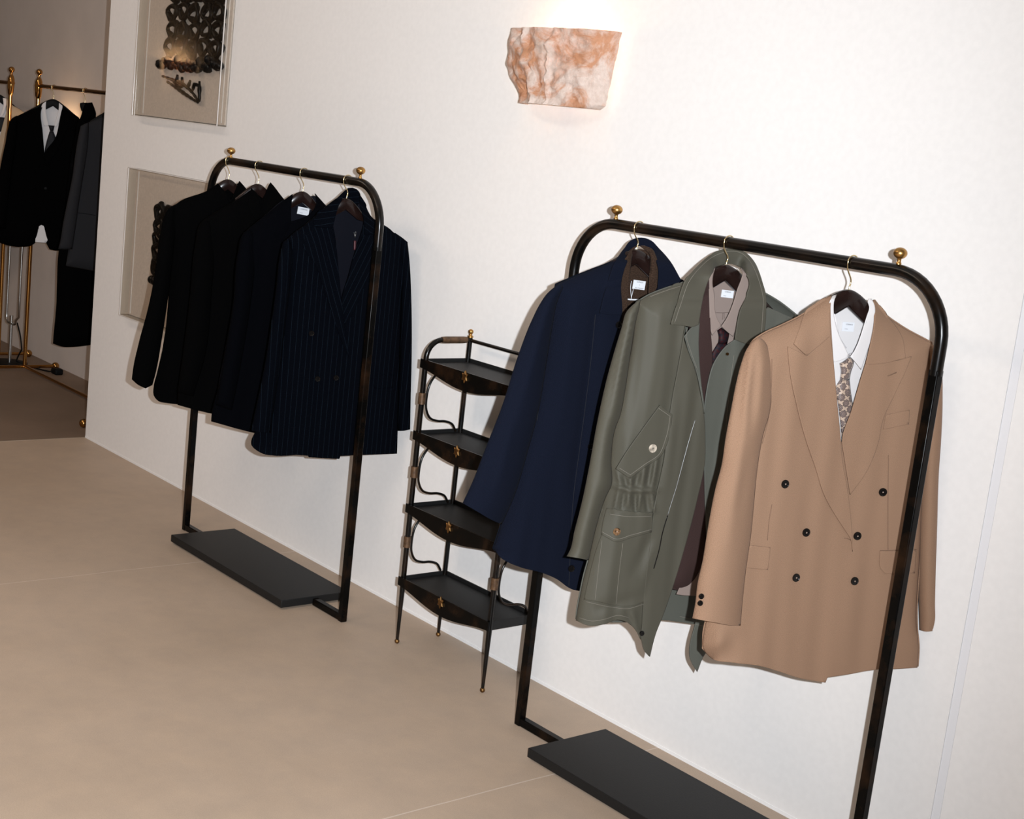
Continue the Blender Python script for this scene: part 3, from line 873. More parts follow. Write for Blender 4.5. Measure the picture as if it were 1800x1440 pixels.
# ------------------------------------------------------------------ brass racks at the back
BY = 3.016; BZ = 1.535
def brass_rack(label, xl, xr, yfoot, posts):
    t = thing('clothes_rack', label, 'clothes rack', ((xl + xr) / 2, BY, 0), 'polished brass clothes racks')
    MB().tube([(x, BY, BZ) for x in np.linspace(xl - .03, xr + .03, 5)], .0105, n=14).build('hanging_rail', MT['brass_shiny'], t, sharp=60)
    for x in posts:
        MB().tube([(x, BY, z) for z in (0.018, .5, 1.0, 1.47)], .0105, n=14).build('post', MT['brass_shiny'], t, sharp=60)
        pr_ = [(.0105, 0), (.0150, .012), (.0185, .045), (.0195, .068), (.0175, .09), (.012, .105), (.0075, .112), (.0075, .122)]
        pr_ += [(.0165 * math.sin(a), .1385 - .0165 * math.cos(a)) for a in np.linspace(.5, math.pi, 12)]
        MB().lathe(pr_, (x, BY, 1.468), 20).build('finial', MT['brass_shiny'], t, sharp=60, label='turned brass finial with ball')
        MB().tube([(x, BY - yfoot, .02), (x, BY, .02), (x, BY + .165, .02)], .009, n=12).build('foot_bar', MT['brass_shiny'], t, sharp=60)
        for y in (BY - yfoot, BY + .175):
            MB().lathe(ball_profile(.021, 12, 1, .021), (x, y, 0), 18).build('ball_foot', MT['brass_shiny'], t)
    MB().tube([(x, BY, .022) for x in np.linspace(xl, xr, 4)], .009, n=12).build('base_rail', MT['brass_shiny'], t, sharp=60)
    return t
brass_rack('polished brass clothes rack at the back holding the black suit', -7.545, -6.155, .262, (-7.545, -6.155))
brass_rack('polished brass clothes rack cut by the left edge, holding the cream jacket', -9.30, -7.935, .30, (-9.30, -7.935))

# ------------------------------------------------------------------ grey tubular floor stand with its cable
t = thing('floor_lamp', 'grey tubular floor lamp stand behind the brass racks', 'floor lamp', (-7.72, 3.0, 0))
MB().lathe([(.115, 0), (.115, .010), (.10, .014), (.001, .014)], (-7.735, 2.985, 0), 40).build('base', MT['blackhang'], t, sharp=40, label='round black base')
MB().tube([(-7.722, 3.0, .012), (-7.722, 3.0, .15), (-7.722, 3.0, .275)], .0095, n=14).build('pole', MT['chrome'], t, sharp=60)
lo_ = [(-7.795, 3.0, z) for z in np.linspace(.98, .28, 8)]
lo_ += [(-7.795 + .035 * (1 - math.cos(a)), 3.0, .265 - .035 * math.sin(a)) for a in np.linspace(.15, math.pi / 2, 6)]
lo_ += [(-7.655 - .035 * (1 - math.cos(a)), 3.0, .265 - .035 * math.sin(a)) for a in np.linspace(math.pi / 2, .15, 6)]
lo_ += [(-7.62 - .0, 3.0, z) for z in np.linspace(.28, .98, 8)]
lo_ = [(x if x < -7.7 else x, y, z) for x, y, z in lo_]
MB().tube(lo_, .0065, n=12).build('tube_loop', MT['chrome'], t, sharp=60)
MB().tube([(-7.80, 3.0, .98), (-7.80, 3.0, 1.0), (-7.61, 3.0, 1.0), (-7.61, 3.0, .98)], .006, n=10).build('top_bar', MT['chrome'], t, sharp=60)
p = smooth_poly(np.array([(-7.715, .235), (-7.66, .17), (-7.63, .10), (-7.68, .05), (-7.70, .022)]), closed=False, step=.02)
cab = [(x, 3.03, z) for x, z in p] + [(-7.68, 3.05, .012), (-7.60, 3.08, .006), (-7.52, 3.105, .005), (-7.47, 3.125, .006), (-7.44, 3.15, .012)]
MB().tube(cab, .0042, n=8).build('cable', MT['blackhang'], t, sharp=None, label='black power cable')
m = MB().box(-7.452, -7.385, 3.125, 3.172, .0, .032)
m.build('plug', MT['blackhang'], t, bevel=.009, seg=3, label='black plug')

# ------------------------------------------------------------------ light
def spot(name, loc, target, power, color, size, blend, soft):
    d = bpy.data.lights.new(name, 'SPOT'); d.energy = power; d.color = color; d.spot_size = math.radians(size); d.spot_blend = blend; d.shadow_soft_size = soft
    o = bpy.data.objects.new(name, d); COL.objects.link(o); o.location = loc
    o.rotation_euler = (Vector(target) - Vector(loc)).to_track_quat('-Z', 'Y').to_euler(); return o
def area(name, loc, target, power, color, sx, sy):
    d = bpy.data.lights.new(name, 'AREA'); d.shape = 'RECTANGLE'; d.energy = power; d.color = color; d.size = sx; d.size_y = sy
    o = bpy.data.objects.new(name, d); COL.objects.link(o); o.location = loc
    o.rotation_euler = (Vector(target) - Vector(loc)).to_track_quat('-Z', 'Y').to_euler(); return o
fl_pos = EYE + RIGHT * .105 + UP * .03
aim = EYE + (FWD * F_PX + RIGHT * (-240 - 900) - UP * (420 - 720)) / F_PX * 6
spot('camera_flash', fl_pos, aim, FLASH, (.935, .99, 1.055), 118, 1.0, .012)
area('ceiling_light', (-3.2, -.3, 3.05), (-3.0, .6, 0), AMB, (1, .80, .63), 1.6, .5)
area('ceiling_light', (-6.2, .4, 3.05), (-6.2, 1.0, 0), AMB * .75, (1, .78, .62), 1.6, .5)
w = bpy.data.worlds.new('room ambience'); scene.world = w; w.use_nodes = True
w.node_tree.nodes['Background'].inputs[0].default_value = (1, .74, .54, 1); w.node_tree.nodes['Background'].inputs[1].default_value = WORLD
scene.view_settings.view_transform = 'Standard'; scene.view_settings.look = 'None'
scene.view_settings.exposure = EXPO; scene.view_settings.gamma = 1.0; scene.view_settings.use_curve_mapping = False
# ================================================================== garments on the right hand rack
HZ = RZ + RR   # top of the rails
def W(P, dx=0, dy=0): return P + np.array([dx, dy])

# ------------------------------------------------------------------ tan double breasted jacket
hg = Hang((-1.782, RY), 17, [(.02, .34, 42)])
sil = pts("1461,518 1431,539.5 1411.7,553 1375.6,571.5 1342,587 1326,598 1308,640 1296,700 1284,780 1272,880 1258,980 1244,1080 1237,1112 1236,1140 1251,1158 1287.5,1165 1340,1172 1369,1180.7 1404,1192 1451,1200.5 1455,1191 1491.7,1185.6 1535,1178 1579,1176 1612.7,1174 1614.5,1135 1612,1108 1617,975 1622,860 1630,760 1636,680 1639,630 1637,602.6 1581,571.5 1556,553 1537,527")
tan_off = Shape(hg, sil, T=.046, R=62, folds=[
    (1395, 640, 1378, 1150, 22, .003), (1440, 830, 1415, 1180, 26, -.003), (1350, 720, 1335, 1000, 14, .003),
    (1540, 800, 1535, 1170, 20, .0025), (1585, 760, 1580, 1160, 15, -.0025), (1505, 990, 1480, 1185, 22, .003), (1290, 1110, 1285, 1160, 16, -.005), (1264, 1110, 1260, 1160, 10, .005)],
    wave=.0016, wl=70, hem=(1252, 1611, 1150), ramp=lambda U: .012 * np.exp(-((U[:, 0] - 1490) / 60) ** 2) * sstep(U[:, 1], 850, 1180))
t = thing('suit_jacket', 'tan double breasted wool jacket with six black buttons, at the rack front', 'jacket', (-1.782, RY, RZ - .06))
front = "1460.5,518.5 1431,539.5 1411.7,553 1375.6,571.5 1342,587 1326,598 1308,640 1296,700 1284,780 1272,880 1258,980 1244,1080 1237,1112 1236,1140 1251,1158 1287.5,1165 1340,1172 1369,1180.7 1404,1192 1451,1200.5 1455,1191 1491.7,1185.6 1535,1178 1579,1176 1612.7,1174 1614.5,1135 1612,1108 1617,975 1622,860 1630,760 1636,680 1639,630 1637,602.6 1581,571.5 1556,553 1537,527 1539,560 1530,610 1514,665 1498,720 1481,777 1478,777 1471,698 1466,642 1462,587 1460,545"
panel('front', t, MT['tan'], hg, front, tan_off, sp=7)
back_off = Shape(hg, sil, T=-.042, R=62, hem=(1252, 1611, 1150))
back = "1462,520 1431,539.5 1411.7,553 1375.6,571.5 1342,587 1326,598 1308,640 1296,700 1284,780 1272,880 1258,980 1244,1080 1237,1112 1236,1140 1251,1155 1287.5,1162 1340,1168 1369,1176 1404,1186 1451,1190 1491.7,1182 1535,1175 1579,1173 1612.7,1172 1614.5,1135 1612,1108 1617,975 1622,860 1630,760 1636,680 1639,630 1637,602.6 1581,571.5 1556,553 1537,528 1520,534 1498,537 1478,532"
panel('back_panel', t, MT['tan'], hg, back, back_off, sp=12)
# sleeves
def lerp_y(y0, a, y1, b):
    return lambda U: a + (b - a) * sstep(U[:, 1], y0, y1)
slb = lerp_y(600, .030, 760, .052)
pillow('sleeve', t, MT['tan'], hg, "1334,592 1326,597.5 1314,611.7 1303,639.4 1295,670 1285,720 1275.6,770 1268.5,818 1258,858 1244,931 1235,986.7 1226,1027.5 1222,1062.5 1217,1087 1237,1091 1258,1094.6 1280,1099 1302,1100 1305,1062 1312,998 1319.6,946 1325.4,887.5 1331,829 1342,764 1353,725.6 1357.5,670 1357.5,631 1350.6,611.7 1343,599",
       slb, .030, .024, 40, folds=[(1322, 608, 1306, 730, 5, .006), (1332, 604, 1318, 760, 5, -.006), (1310, 640, 1290, 800, 7, -.006), (1343, 612, 1334, 750, 5, .005), (1300, 780, 1282, 960, 12, .004), (1320, 800, 1300, 900, 9, -.003)], sp=6, cuff=1087)
pillow('sleeve', t, MT['tan'], hg, "1630,602 1640,606 1650,622 1656,656 1657,698 1654,781 1650.6,829 1647.7,916.7 1645.7,1004 1646,1062.5 1647,1091.7 1643,1109 1628.8,1110.6 1615.6,1107.7 1614,1040 1614,975 1618,858 1624,760 1628,680",
       lerp_y(600, -.004, 900, -.012), .028, .026, 16, sp=6, folds=[(1640, 700, 1634, 1080, 6, .003)], cuff=1104)
# lapels and collar
lap_l = lambda U: tan_off(U) + .0038 + .004 * sstep(U[:, 0], 1400, 1470) * (1 - sstep(U[:, 1], 560, 640))
panel('lapel', t, MT['tan'], hg, "1460,588 1419.5,626 1385,609 1387,636 1390,662 1400.6,709 1414.5,764.5 1433,820 1448,867 1468,905 1487,934 1496,948.8 1499,970 1497.5,930 1491.7,873 1480,800 1478.5,777 1471,698 1466,642", lap_l, thick=.003, uvrot=18, sp=6)
panel('collar', t, MT['tan'], hg, "1461.5,518.5 1445,528 1431,537.5 1414.5,550.6 1406,575 1395.6,604.7 1418.6,625.6 1440,608 1460.5,590 1459,555", lambda U: tan_off(U) + .0062, thick=.003, uvrot=35, sp=6)
panel('lapel', t, MT['tan'], hg, "1522,640 1564,636.5 1603,627 1594,648 1589.5,659 1582,674 1572.8,694 1553,737 1543.6,781 1523.8,829 1495,870 1484,800 1481,778 1498,720 1514,665", lambda U: tan_off(U) + .0034, thick=.003, uvrot=-16, sp=6)
panel('collar', t, MT['tan'], hg, "1536.5,526.5 1556,551 1576,575 1588,598 1590.8,617 1592,630 1578,633 1564,637 1543,640 1522,641 1530,608 1538,562", lambda U: tan_off(U) + .0058, thick=.003, uvrot=-32, sp=6)
# black buttons
for u, v in ((1378.8, 850.5), (1415.9, 935.6), (1398, 1015), (1551, 864.8), (1506, 941.8), (1501, 1021)):
    button(t, MT['btn'], hg, u, v, tan_off, .0090)
sl_top = lambda U: slb(U) + .014
for u, v in ((1230.6, 1047), (1228.6, 1059)): button(t, MT['btn'], hg, u, v, sl_top, .0058, thread=False, lift=.004)
# pocket flaps and seams
panel('pocket_flap', t, MT['tan'], hg, "1318,959 1354.6,963 1350,1002 1310,998.5", lambda U: tan_off(U) + .0022, thick=.002, sp=8)
panel('pocket_flap', t, MT['tan'], hg, "1547,969 1580,969 1611,968 1608,1008 1556,1008.5 1549.5,1002", lambda U: tan_off(U) + .0022, thick=.002, sp=8)
panel('breast_pocket', t, MT['tan'], hg, "1557.5,729.7 1599,721 1598,746 1553.5,755", lambda U: tan_off(U) + .0014, thick=.0012, sp=8)
MT['tandark'] = plain('brown seam thread', (.16, .09, .055), .9)
seam('seam', t, MT['tandark'], hg, ["1357,631 1356,680 1350,740 1340,780", "1561.7,800 1561,870 1561,966", "1357,887 1352,915 1349,950", "1318,959 1336,961 1354,963", "1547,968 1580,967 1611,966",
     "1567,660 1571,657.5 1575.6,655", "1484,946 1490,947 1496,950"], tan_off, r=.0006, lift=.0004)
seam('buttonhole', t, MT['tandark'], hg, ["1561,661 1569,658 1575.6,655"], lambda U: tan_off(U) + .0036, r=.0010, lift=.0006)

def wood(label, hang, vtop, hangpx, group, **k):
    """hanger whose crown shows at photo height vtop under its hook"""
    P, _, _ = hang.at(np.array([[hangpx, vtop]], float), 0.0)
    return hanger(label, hang, group, top=float(P[0][2]), rod_z=RZ, **k)
wood('dark wooden hanger inside the tan double breasted jacket', hg, 509, 1497, 'dark wooden coat hangers', half=.165)

# ------------------------------------------------------------------ white shirt and tie in the tan jacket
s_sil = pts("1470,536 1452,560 1436,600 1430,700 1436,820 1450,900 1540,900 1556,800 1560,700 1556,600 1545,556 1530,536")
sh_off = Shape(hg, s_sil, T=.020, R=40, folds=[(1470, 650, 1474, 760, 5, .0015), (1516, 640, 1508, 720, 6, -.0015)])
t = thing('dress_shirt', 'white cotton dress shirt worn under the tan jacket', 'shirt', (-1.782, RY, RZ - .08))
panel('shirt_front', t, MT['white'], hg, "1459,545 1446,600 1440,700 1444,820 1452,900 1535,900 1546,800 1550,700 1548,620 1543,560 1535,555 1528,590 1514,610 1503,624 1494,627 1486,617 1476,592 1470,560 1466,545", sh_off, thick=.0012, sp=8)
panel('shirt_back', t, MT['white'], hg, "1460,530 1446,600 1440,700 1444,820 1452,900 1535,900 1546,800 1550,700 1548,620 1543,560 1536,530 1520,531 1498,533 1478,531", lambda U: -.016 + 0 * U[:, 0], thick=.0012, sp=12)
col_off = lambda U: .0255 - .030 * (1 - sstep(U[:, 1], 512, 528)) + .010 * sstep(U[:, 1], 540, 600)
panel('collar', t, MT['white'], hg, "1471,517.5 1463,520 1458.5,532 1460,560 1462.5,600 1465.5,637 1477,634 1493,627 1486,612 1477,594 1469,570 1465.5,545 1467,527", lambda U: col_off(U), thick=.0016, sp=5, label='left collar wing')
panel('collar', t, MT['white'], hg, "1527,525 1532,525 1537.5,537 1538,556 1535,585 1524,620 1514,650 1504,637 1495,627 1501,619 1512,594 1518,575 1524,556 1528.5,540 1526,531", lambda U: col_off(U) + .001, thick=.0016, sp=5, label='right collar wing')
seam('seam', t, plain('shirt seam thread', (.42, .40, .42), .8), hg, ["1468,566 1476,592 1488,612", "1525,558 1519,577 1511,597 1502,616", "1484,617 1492,623 1500,627", "1488,626 1496,621 1504,618"], lambda U: sh_off(U) + .012, r=.0005)
label_tag(t, hg, 1490.5, 574.5, -.014, .030, .0195, [('CORNUS', .0042, .002, .0035, False), ('la mano', .0024, -.004, -.0055, False)], rot=0)
t = thing('necktie', 'cream silk tie with brown medallions, under the tan jacket', 'tie', (-1.782, RY, RZ - .14))
tb = lambda U: sh_off(U) + .001
pillow('knot', t, MT['tie1'], hg, "1493,627 1481,636 1475.5,639 1478,652 1476.5,665 1476,671 1486,668 1493.5,668 1496,655 1500.5,641 1501.5,635", lambda U: .024 + 0 * U[:, 0], .012, .004, 9, sp=4, uvrot=4)
pillow('blade', t, MT['tie1'], hg, "1476,668 1470,678 1467,688 1471,700 1474,720 1477,745 1480,785 1486,830 1492,840 1500,800 1502,760 1500.5,720 1496,690 1493.5,667 1484,668", lambda U: .0235 + 0 * U[:, 0], .007, .003, 8, sp=4, uvrot=4, folds=[(1478, 668, 1473, 700, 2.2, -.005), (1487, 668, 1486, 688, 2.2, -.006)])

# ------------------------------------------------------------------ sage field coat
hg2 = Hang((-2.121, RY), 15, [(.04, .34, 40)])
g_sil = pts("1201,497 1171,507 1140.6,519 1119,532 1112,600 1096,680 1077,760 1067,830 1058,885 1045,930 1034,985 1027,1010 1021,1038 1014,1077 1012,1091 1034.7,1100 1062.5,1097.6 1087,1090 1107.6,1097.6 1121.5,1116 1124,1130 1132,1143 1142,1155 1153,1156 1222,1160 1226,1182 1242,1150 1260,1130 1300,1120 1350,1105 1388,1096 1392,1000 1396,800 1400,700 1404,600 1402,556 1371,531.7 1350,518 1346,516")
gr_off = Shape(hg2, g_sil, T=.045, R=55, folds=[
    (1130, 560, 1105, 760, 9, -.006), (1118, 560, 1098, 720, 6, .005), (1188, 700, 1170, 860, 9, .004), (1200, 620, 1182, 740, 10, -.003), (1214, 660, 1192, 860, 9, .003),
    (1072, 853, 1112, 863, 4, .008), (1108, 862, 1158, 862, 4, .008),
    (1088, 856, 1079, 900, 3, .008), (1097, 866, 1092, 898, 3, -.008), (1106, 862, 1104, 892, 3.5, .008), (1116, 866, 1117, 902, 3.5, -.008), (1127, 862, 1122, 896, 3.5, .008), (1136, 866, 1138, 900, 3.5, -.008), (1146, 864, 1149, 902, 3.2, .008),
    (1083, 824, 1090, 852, 3, .008), (1096, 832, 1101, 855, 3, -.008), (1108, 838, 1109, 856, 3, .008), (1122, 830, 1116, 856, 4, -.008), (1134, 812, 1128, 856, 4, .008), (1146, 808, 1138, 855, 4, -.008), (1156, 800, 1146, 858, 4, .008),
    (1140, 945, 1115, 1010, 9, -.006), (1146, 960, 1128, 1040, 7, .005), (1122, 1050, 1045, 1072, 10, -.005), (1112, 1078, 1128, 1130, 5, .004), (1100, 1074, 1114, 1100, 4, -.003)],
    wave=.0013, wl=44, hem=(1014, 1388, 1088))
t = thing('field_coat', 'sage green cotton field coat with drawstring waist, between the navy and tan garments', 'coat', (-2.121, RY, RZ - .05))
panel('left_front', t, MT['green'], hg2, "1228,500 1201,497 1171,507 1140.6,519 1119,532 1112,600 1096,680 1077,760 1067,830 1067,856 1058,880 1050,905 1041,950 1034,985 1027,1010 1021,1038 1014,1077 1012,1091 1034.7,1100 1062.5,1097.6 1087,1090 1107.6,1097.6 1118,1110 1126,1125 1130,1085 1132,1052 1138,990 1143,945 1152,880 1166,809 1175,740 1190,659 1203,590 1205,572 1230,570",
      gr_off, sp=3.4)
fp_off = lambda U: gr_off(U) + .0045
panel('front_placket', t, MT['green'], hg2, "1205,571 1202,591 1210,618 1222.5,651 1230.8,690 1237.8,729 1240,770 1239.6,809 1225.7,879 1208,948 1187.5,1018 1166.7,1080 1152.8,1115 1142.5,1155 1132,1143 1128.5,1128 1129,1094 1132,1052 1139,985 1144,945 1152.8,879 1166.7,809 1175.5,740 1181,705 1190,659 1197,620",
      fp_off, sp=6, thick=.004)
panel('facing', t, MT['greendark'], hg2, "1218,574 1203,591.5 1210.8,618 1223.5,651 1231.8,690 1238.5,728 1238,712 1233,675 1230,640 1228.5,600 1230,568", lambda U: gr_off(U) + .0062, thick=.002, sp=5, label='darker folded back facing')
panel('right_front', t, MT['greendark'], hg2, "1292,597 1277,608 1268,618 1254.5,640 1246,668 1239.5,707 1236,745 1237.8,809 1239.6,879 1242,950 1245,1020 1236,1060 1222,1098 1215,1163.6 1225.7,1181.6 1239.6,1150 1262,1128 1300,1118 1350,1104 1388,1094 1392,1000 1396,800 1400,700 1404,600 1395,560 1350,540 1330,560",
      lambda U: gr_off(U) - .001 - .007 * (1 - sstep(U[:, 0], 1235, 1290)) * sstep(U[:, 1], 740, 800), sp=7, label='right front turned back to its facing')
gb_off = Shape(hg2, g_sil, T=-.04, R=55, hem=(1014, 1388, 1088))
panel('back_panel', t, MT['greendark'], hg2, "1240,500 1201,497 1171,507 1140.6,519 1119,532 1112,600 1096,680 1077,760 1067,830 1058,885 1045,930 1034,985 1027,1010 1021,1038 1014,1077 1013,1089 1060,1094 1110,1094 1160,1090 1190,1093 1225.7,1098 1280,1098 1340,1090 1388,1085 1392,1000 1396,800 1400,700 1404,600 1402,556 1371,531.7 1345,516 1310,500 1285,505 1260,505", gb_off, sp=12)
slg = lerp_y(540, .032, 720, .050)
pillow('sleeve', t, MT['green'], hg2, "1126,526 1118,531.7 1101.7,548 1093,576 1082,612 1068,662 1051.7,734.5 1048.6,750 1038,809 1024,879 1010,934 1000,972 996,978 1015,981 1034.7,985 1052,913.6 1066,872 1074.6,854.6 1074.6,809 1083,750 1089,735 1099,687 1107,632 1112,600 1119,560 1124,540",
       slg, .026, .022, 24, folds=[(1112, 545, 1082, 680, 5, .005), (1104, 560, 1066, 730, 4, -.004), (1093, 640, 1070, 780, 6, .004), (1062, 740, 1044, 850, 5, -.003)], sp=5.5, cuff=977)
pillow('sleeve', t, MT['green'], hg2, "1396,551 1404,560 1410,600 1412,700 1410,850 1405,985 1390,985 1388,850 1390,700 1392,600", 0., .02, .02, 9, sp=9)
# big open collar around the hanger
gc_off = lambda U: -.030 + .088 * np.maximum(sstep(U[:, 1], 462, 545), .85 * sstep(abs(U[:, 0] - 1281), 17, 32) * sstep(U[:, 1], 445, 488)) + .004 * np.sin(U[:, 0] / 9) * sstep(U[:, 1], 440, 470) * (1 - sstep(U[:, 1], 480, 520))
panel('collar', t, MT['green'], hg2, "1179.5,570.6 1190.6,534 1207,490 1226.7,467 1254.5,445 1272,438.5 1290.6,436.5 1306,441 1318,450 1328,463 1335,479 1341,498 1346.5,518 1347,545 1345,575 1341,596 1335,612 1318,606.5 1304,602 1292,597 1301.7,545.6 1311,522 1318,497 1311,480 1303,470.5 1293,466 1281,463.5 1268,467 1257,474.5 1250,484 1240.6,506.7 1234,534 1230,560 1228,571 1218,575 1204.5,573",
      gc_off, thick=.004, sp=5, corner=50, label='wide turned up collar')
seam('stitching', t, MT['greenstitch'], hg2, ["1186,567 1197,534 1212,494 1230,471 1256,450 1273,443.5 1290,441.5 1305,446 1314,454 1323,467 1330,482 1336,500 1341,520 1341,548 1338,590"], gc_off, r=.0005)
seam('stitching', t, MT['greenstitch'], hg2, ["1196,503 1168,512 1143,521.5", "1208,577 1207,592 1213,614 1226,650"], lambda U: gr_off(U) + .006, r=.0004)
# pockets
pk1 = lambda U: gr_off(U) * .25 + .0405
panel('pocket_flap', t, MT['green'], hg2, "1160.5,712.5 1182,729 1179,755 1173,780 1163,801 1135,821 1108,841.5 1096,834 1083,824.5 1096,803 1128,757", pk1, thick=.0035, sp=6, label='slanted chest pocket flap')
seam('stitching', t, MT['greenstitch'], hg2, ["1158,718 1178,732 1174,757 1168,778 1160,797 1134,816 1108,835 1089,823"], pk1, r=.0005, lift=.0004)
pk2 = lambda U: gr_off(U) + .004
panel('pocket', t, MT['green'], hg2, "1061,930 1146,925 1141,990 1133.7,1057 1118,1064 1104,1066 1078,1064 1050,1058 1026,1054 1036,1010 1048,965", pk2, thick=.0035, sp=6, label='bellows lower pocket')
panel('pocket_flap', t, MT['green'], hg2, "1066,893 1105,899 1147.6,901.5 1147,920 1145.8,936 1112,945 1080,952.5 1068,946 1056,939.6 1060,915", lambda U: gr_off(U) + .0075, thick=.0035, sp=6, label='pointed lower pocket flap')
seam('stitching', t, MT['greenstitch'], hg2, ["1058,935 1069,941 1080,947 1112,940 1145,931", "1072,904 1102,908 1145,908"], lambda U: gr_off(U) + .0078, r=.0005, lift=.0004)
seam('stitching', t, MT['greenstitch'], hg2, ["1058,950 1052,1000 1046,1055", "1095,955 1088,1010 1083,1062", "1030,1058 1078,1068 1104,1070 1132,1062", "1018,1086 1040,1092 1062,1089 1088,1082 1105,1086"], lambda U: gr_off(U) + .0035, r=.0004)
button(t, MT['tortpale'], hg2, 1146.7, 788, pk1, .0098, lift=.001, tmat=MT['btn'], label='pale horn button')
button(t, MT['tort'], hg2, 1083.5, 934.4, lambda U: gr_off(U) + .0075, .0088, lift=.001, label='tortoiseshell button')
button(t, MT['btn'], hg2, 1127, 1113, lambda U: gr_off(U) + .002, .006, thread=False)
seam('zip', t, MT['zipm'], hg2, ["1222,738 1211,775 1198,823 1187.5,861.5 1180,885 1173.6,906.7"], fp_off, r=.0008, lift=.0005, label='exposed metal zip teeth')
seam('zip_tape', t, MT['btn'], hg2, ["1173.6,906.7 1165,935 1159,965 1149.3,999.7"], fp_off, r=.0012, lift=.0006, label='dark end of the zip')
button(t, MT['brass_dark'], hg2, 1277, 622, lambda U: gr_off(U), .0035, thread=False, name='snap', label='small brass snap')
seam('stitching', t, MT['greenstitch'], hg2, ["1290,625 1283,680 1275,760", "1222,1098 1240,1101 1262,1103"], lambda U: gr_off(U), r=.0004)
seam('stitching', t, MT['greenstitch'], hg2, ["1195,1084 1215,1088 1240,1090"], lambda U: gb_off(U), r=.0005, lift=.003)
wood('dark wooden hanger inside the sage field coat', hg2, 465.5, 1281, 'dark wooden coat hangers', half=.165)

# brown jacket, shirt and tie worn inside the sage coat
t = thing('suit_jacket', 'dark brown wool jacket layered inside the open sage field coat', 'jacket', (-2.121, RY, RZ - .09))
bj = Shape(hg2, pts("1240,520 1215,560 1190,700 1180,900 1176,1030 1194,1040 1212,1034 1228,1018 1330,1030 1345,800 1340,560 1310,500"), T=.022, R=40, base=.010)
panel('left_front', t, MT['brownj'], hg2, "1246,481 1240,500 1222,545 1205,600 1190,700 1184,850 1176,1015 1180,1034 1194,1038.5 1205,1034 1215,1026 1226,1010 1240,960 1247,880 1246,760 1244,720 1252,660 1252,617 1249.5,582 1247.5,528", bj, sp=8)
panel('right_front', t, MT['brownj'], hg2, "1306,500 1318,540 1330,600 1336,800 1332,1025 1280,1034 1256,1000 1248,900 1246,790 1250,720 1268,640 1290,600 1302,560", lambda U: bj(U) - .003, sp=10)
panel('back_panel', t, MT['brownj'], hg2, "1252,500 1222,545 1205,600 1190,700 1184,850 1180,1000 1215,1008 1260,1010 1330,1010 1336,800 1330,600 1318,540 1300,508 1280,512", lambda U: -.024 + 0 * U[:, 0], sp=14)
t = thing('dress_shirt', 'taupe cotton shirt worn inside the sage field coat', 'shirt', (-2.121, RY, RZ - .085))
mv = lambda U: .0175 + 0 * U[:, 0]
panel('shirt_front', t, MT['mauve'], hg2, "1252,500 1246,560 1240,640 1232,760 1222,860 1206,960 1196,1030 1189,1045 1203,1047 1219,1047.5 1250,1050 1300,1040 1310,800 1308,620 1304,560 1300,520 1296,512 1288,537 1278,560 1268.5,575 1262,563 1257,545 1256,515", mv, thick=.0014, sp=9)
panel('shirt_back', t, MT['mauve'], hg2, "1254,488 1246,560 1240,640 1232,760 1222,860 1206,960 1196,1030 1219,1040 1250,1040 1300,1030 1310,800 1308,620 1306,540 1303,488 1290,492 1278,494 1265,492", lambda U: -.017 + 0 * U[:, 0], thick=.0014, sp=12)
mc = lambda U: .0245 - .034 * (1 - sstep(U[:, 1], 464, 482)) + .006 * sstep(U[:, 1], 510, 560)
panel('collar', t, MT['mauve'], hg2, "1258,470 1251,474 1246,484 1246.5,510 1247.5,545 1249,578 1252,590 1260.5,580 1268.5,573 1262,562 1257.5,548 1256,520 1252.5,498 1254,482", mc, thick=.0018, sp=4, label='left collar wing')
panel('collar', t, MT['mauve'], hg2, "1301,469.5 1310,478 1318.5,494 1315,510 1310,528 1304,546 1299,564.5 1293,580 1289,592 1283,587 1277,582 1268.5,573.5 1277.5,560 1288,536 1297,507 1303,492 1306.5,480", lambda U: mc(U) + .0015, thick=.0018, sp=4, label='right collar wing')
seam('seam', t, plain('taupe seam thread', (.14, .10, .085), .9), hg2, ["1257,549.5 1268,550 1283,549", "1271,550 1270,562", "1273,550 1273,560"], -.0155, r=.0006)
label_tag(t, hg2, 1278.3, 516.8, -.0152, .0325, .0168, [('CORNUS', .0042, 0, .003, False), ('la mano', .0024, -.0065, -.0052, False)], rot=-2)
t = thing('necktie', 'burgundy and navy checked tie on the taupe shirt', 'tie', (-2.121, RY, RZ - .14))
pillow('knot', t, MT['tie2'], hg2, "1268.5,575.5 1260.5,581 1263,592 1262,603 1270,606 1278.5,604 1281,594 1282,587 1275,581", lambda U: .0205 + 0 * U[:, 0], .011, .003, 7, sp=3.5)
pillow('blade', t, MT['tie2'], hg2, "1262,602 1256,612 1251.5,620 1252,640 1254,662 1256,700 1262,745 1272,700 1280,650 1281,620 1278.5,603 1270,603", lambda U: .0195 + 0 * U[:, 0], .006, .002, 7, sp=4)

